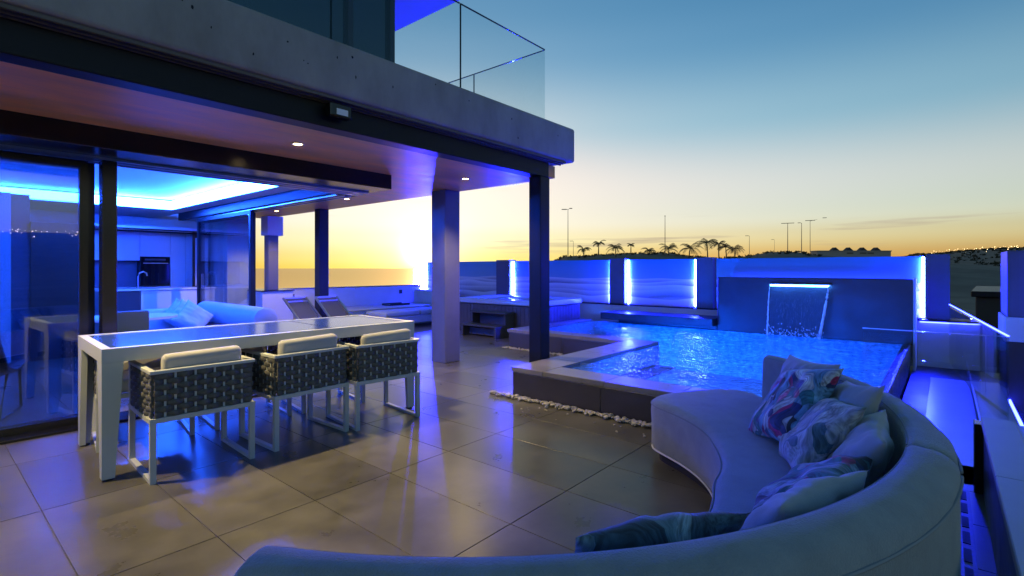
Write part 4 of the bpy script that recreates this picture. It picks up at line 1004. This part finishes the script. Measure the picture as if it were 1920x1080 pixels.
for x in (.37, .64): MB().bar((x, -.112, .9), (x, -.112, 1.25), .01).build('cabinet_handle', M_ALU, kc)
MB().box(-1.2, -.18, .12, .19, .945, 1.445).build('splashback', M_BLUEWALL, kc)
kw = empty('kitchen_window', (3.86, 11.5, 1.45), label='narrow dark framed window with pale blind in the kitchen', category='window')
MB().box(-.16, -.12, -.02, .02, -.55, .5).box(.12, .16, -.02, .02, -.55, .5).box(-.12, .12, -.02, .02, .46, .5).box(-.12, .12, -.02, .02, -.55, -.5).build('frame', M_BLACK, kw)
MB().box(-.12, .12, -.004, .004, -.5, .46).build('blind', M_WALLW, kw)
MB().box(-.16, .16, -.021, .021, .501, .60).build('blind_box', M_BLACK, kw)

# ================================================================== BEYOND THE WALL: PALMS, MASTS, BUILDING, TOWN
K = 2.5
def far_z(z): return 1.3 + (z - 1.3) * K
def palm(bearing, dist, ztop, rad, label, mat, seed):
    rnd = random.Random(seed); dist *= K; rad *= K * 1.7; zt = far_z(ztop) + 1.0; base = polar(bearing, dist); g = land_z(bearing, dist) - .3
    e = empty('palm_tree', (base.x, base.y, g), rnd.uniform(0, 360), label=label, category='palm', group='palms on the embankment')
    hcr = zt - g - rad * .62
    hcr = max(hcr, 1.0)
    pts = []; rr = []
    for i in range(7): f = i / 6; pts.append((.25 * f * f * rnd.uniform(.5, 1), .1 * f, hcr * f)); rr.append(.20 - .09 * f)
    MB().tube(pts, rr, 8).build('trunk', M_TRUNK, e, smooth=True)
    tip = Vector(pts[-1]); mb = MB(); nf = 13
    for k in range(nf):
        az = k * 2 * math.pi / nf + rnd.uniform(-.2, .2); el = rnd.uniform(.15, 1.15); L = rad * rnd.uniform(.85, 1.15)
        d = Vector((math.cos(az), math.sin(az), 0)); sd_ = Vector((-math.sin(az), math.cos(az), 0)); p = tip.copy(); v = d * math.cos(el) + Vector((0, 0, math.sin(el))); n = 12; sp = []
        for i in range(n + 1):
            sp.append(p.copy()); p = p + v * (L / n); v = (v + Vector((0, 0, -.16 - .05 * i / n))).normalized()
        mb.tube(sp, [.045 * (1 - .8 * i / n) for i in range(n + 1)], 4)
        for i in range(2, n + 1):
            for s in (-1, 1):
                for q in (0, .5):
                    a = sp[i - 1].lerp(sp[i], q); ll = rad * .34 * math.sin(math.pi * min(1, (i + q) / (n + 1.5))) + .1
                    t2 = (sp[i] - sp[i - 1]).normalized(); tipv = a + (sd_ * s * .75 + t2 * .6 + Vector((0, 0, -.45))).normalized() * ll * rnd.uniform(.8, 1.1)
                    wv = t2 * .05
                    mb.add([a - wv, a + wv, tipv], [(0, 1, 2)])
    me = mb.mesh('crown', 0, False, fix=False); me.materials.append(mat); link('crown', me, e)
PALMS = [(32.2, 60.6, 3.8, .62, 'small bushy palm, leftmost of the row, beside the tall lamp mast', 0), (30.62, 62.9, 4.46, .60, 'slim upright palm, second of the row from the left', 0), (28.72, 59.2, 3.96, .79, 'broad low palm, third of the row from the left', 0),
         (27.12, 67.8, 4.26, .36, 'tiny thin palm, fourth of the row from the left', 0), (25.21, 62.1, 3.61, .62, 'low drooping palm left of the plain mast', 0), (23.2, 60.6, 3.96, .85, 'wide palm standing behind the plain mast', 0),
         (21.12, 60.3, 4.03, .92, 'golden palm between the plain mast and the tallest palm', 0), (19.28, 60.0, 4.62, .93, 'tallest palm with spread fronds in the row', 0), (18.19, 64.7, 4.40, .69, 'reddish palm right next to the tallest palm', 1),
         (17.48, 67.2, 4.15, .71, 'reddish palm in the middle of the dry clump', 1), (16.67, 65.4, 3.95, .75, 'drooping reddish palm, rightmost of the row', 1)]
for k, (b_r, d_, z_, r_, lab, dry) in enumerate(PALMS): palm(b_r, d_, z_, r_, lab, M_FRONDR if dry else M_FROND, 100 + k)
def mast(bearing, dist, ztop, label, heads, rad=.12):
    dist *= K; p = polar(bearing, dist); g = land_z(bearing, dist) - .4; h = far_z(ztop) - g
    e = empty('lamp_mast', (p.x, p.y, g), bearing - 90, label=label, category='lamp post', group='lamp masts beyond the wall')
    MB().tube([(0, 0, 0), (0, 0, h * .5), (0, 0, h)], [rad, rad * .75, rad * .5], 8).build('pole', M_POLE, e, smooth=True)
    for dx, dz, w in heads:
        MB().bar((0, 0, h - .15), (dx * .5, 0, h + dz * .5), rad * .6).build('arm', M_POLE, e)
        MB().box(dx - w / 2, dx + w / 2, -.22, .22, h + dz - .08, h + dz + .10).build('lamp_head', M_DARKW, e, .04)
mast(33.96, 55.3, 7.66, 'tall double armed lamp mast left of the palms', [(-1.0, -.1, 1.4), (.75, .15, .8)])
mast(33.37, 90.6, 6.08, 'short single armed lamp post close to the tall double mast', [(-.9, 0, 1.4)])
mast(23.56, 62.6, 7.42, 'plain tall mast with small top among the palms', [(0, 0, .35)])
mast(15.33, 93.7, 6.7, 'single armed lamp post right of the palms', [(-.9, 0, 1.3)])
mast(13.06, 123.6, 7.49, 'thin faint lamp post between the palms and the floodlight masts', [(-.9, 0, 1.2)], .09)
mast(11.9, 85.2, 7.86, 'floodlight mast with wide flat head, leftmost of three', [(0, .1, 4.2)], .16)
mast(10.71, 89.6, 8.21, 'floodlight mast in the middle of three with bare arm', [(-.8, .05, 1.0)], .16)
mast(9.99, 87.9, 8.35, 'floodlight mast with stepped double head, rightmost of three', [(.0, .1, 3.2), (4.6, .85, 1.3)], .12)
# low building with four roof vents
pa = polar(9.94, 127.3 * K); pb = polar(4.3, 135.8 * K); dirv = (pb - pa).normalized(); Lb = (pb - pa).length
fb = empty('low_building', (pa.x, pa.y, -2.5), math.degrees(math.atan2(dirv.y, dirv.x)), label='long pale low building with four small pitched roof vents', category='building')
zt = far_z(4.85) + 2.5
MB().box(0, Lb, -6, 0.0, 0, zt).build('wall', M_FARB, fb); MB().box(-.3, Lb + .3, -6.3, .3, zt, zt + .45).build('roof', M_FARB, fb)
for f in (.30, .50, .70, .90):
    x = Lb * f * .95; MB().add([(x - 2.0, -4, zt + .455), (x + 2.0, -4, zt + .455), (x, -4, zt + 2.2), (x - 2.0, -1, zt + .455), (x + 2.0, -1, zt + .455), (x, -1, zt + 2.2)], [(0, 1, 2), (3, 5, 4), (0, 3, 4, 1), (1, 4, 5, 2), (2, 5, 3, 0)]).build('roof_vent', M_FARR, fb)
for f in (.40, .58, .68): MB().box(Lb * f, Lb * f + 3.4, -6.06, -6.001, zt - 1.3, zt - .6).build('window', M_DARKW, fb)
nb = empty('neighbour_house', (20.5, -1.6, -3), -3, label='dark unlit flat roofed house beyond the angled glass balustrade', category='house')
MB().box(0, 6, -7, .9, 0, 3.45).build('wall', M_FARR, nb, .02); MB().box(-.15, 6.1, -7.1, 1.0, 3.452, 3.62).build('parapet', M_STEEL, nb, .02)
for y in (-.2, -1.8, -3.4): w_ = MB().box(-.02, .0, y - .5, y + .5, 1.2, 2.6).build('window', M_OVEN, nb)
# scrub on the ridge lines and town lights on the hills
mb = MB(); rnd = random.Random(5)
def tuft(p, s):
    for q in range(9):
        a = rnd.uniform(0, 6.28); l = s * rnd.uniform(.5, 1.1); d = Vector((math.cos(a) * .7, math.sin(a) * .7, rnd.uniform(.3, 1.1))).normalized() * l; w = Vector((-math.sin(a), math.cos(a), 0)) * s * .22
        c0 = p + Vector((rnd.uniform(-.5, .5) * s, rnd.uniform(-.5, .5) * s, 0)); mb.add([c0 - w, c0 + w, c0 + d + w * .6, c0 + d - w * .6], [(0, 1, 2, 3)])
for k in range(420):
    b_r = rnd.uniform(9, 37.5); r_ = rnd.uniform(150, 190); tuft(polar(b_r, r_, land_z(b_r, r_)), rnd.uniform(.25, .8))
for k in range(700):
    b_r = rnd.uniform(-9, 5); r_ = rnd.uniform(480, 1200); tuft(polar(b_r, r_, land_z(b_r, r_)), rnd.uniform(1.2, 3.6))
for k in range(500):
    b_r = rnd.uniform(-9, 4); r_ = rnd.uniform(1150, 1290); tuft(polar(b_r, r_, land_z(b_r, r_)), rnd.uniform(2, 4.0))
mb.build('scrub', M_SCRUB, kind='stuff', label='dark scrub along the ridge lines')
mb = MB()
for k in range(520):
    b_r = rnd.uniform(-125, -45) if k > 45 else rnd.uniform(-4.5, 1); r_ = rnd.uniform(900, 1250); z = land_z(b_r, r_) + rnd.uniform(2, 5); s = rnd.uniform(.35, .8) if k > 45 else rnd.uniform(.12, .3); p = polar(b_r, r_, z)
    mb.box(p.x - s, p.x + s, p.y - s, p.y + s, p.z - s * .6, p.z + s * .6)
mb.build('town_lights', M_TOWN, kind='stuff', label='scattered town lights on the far hillside')
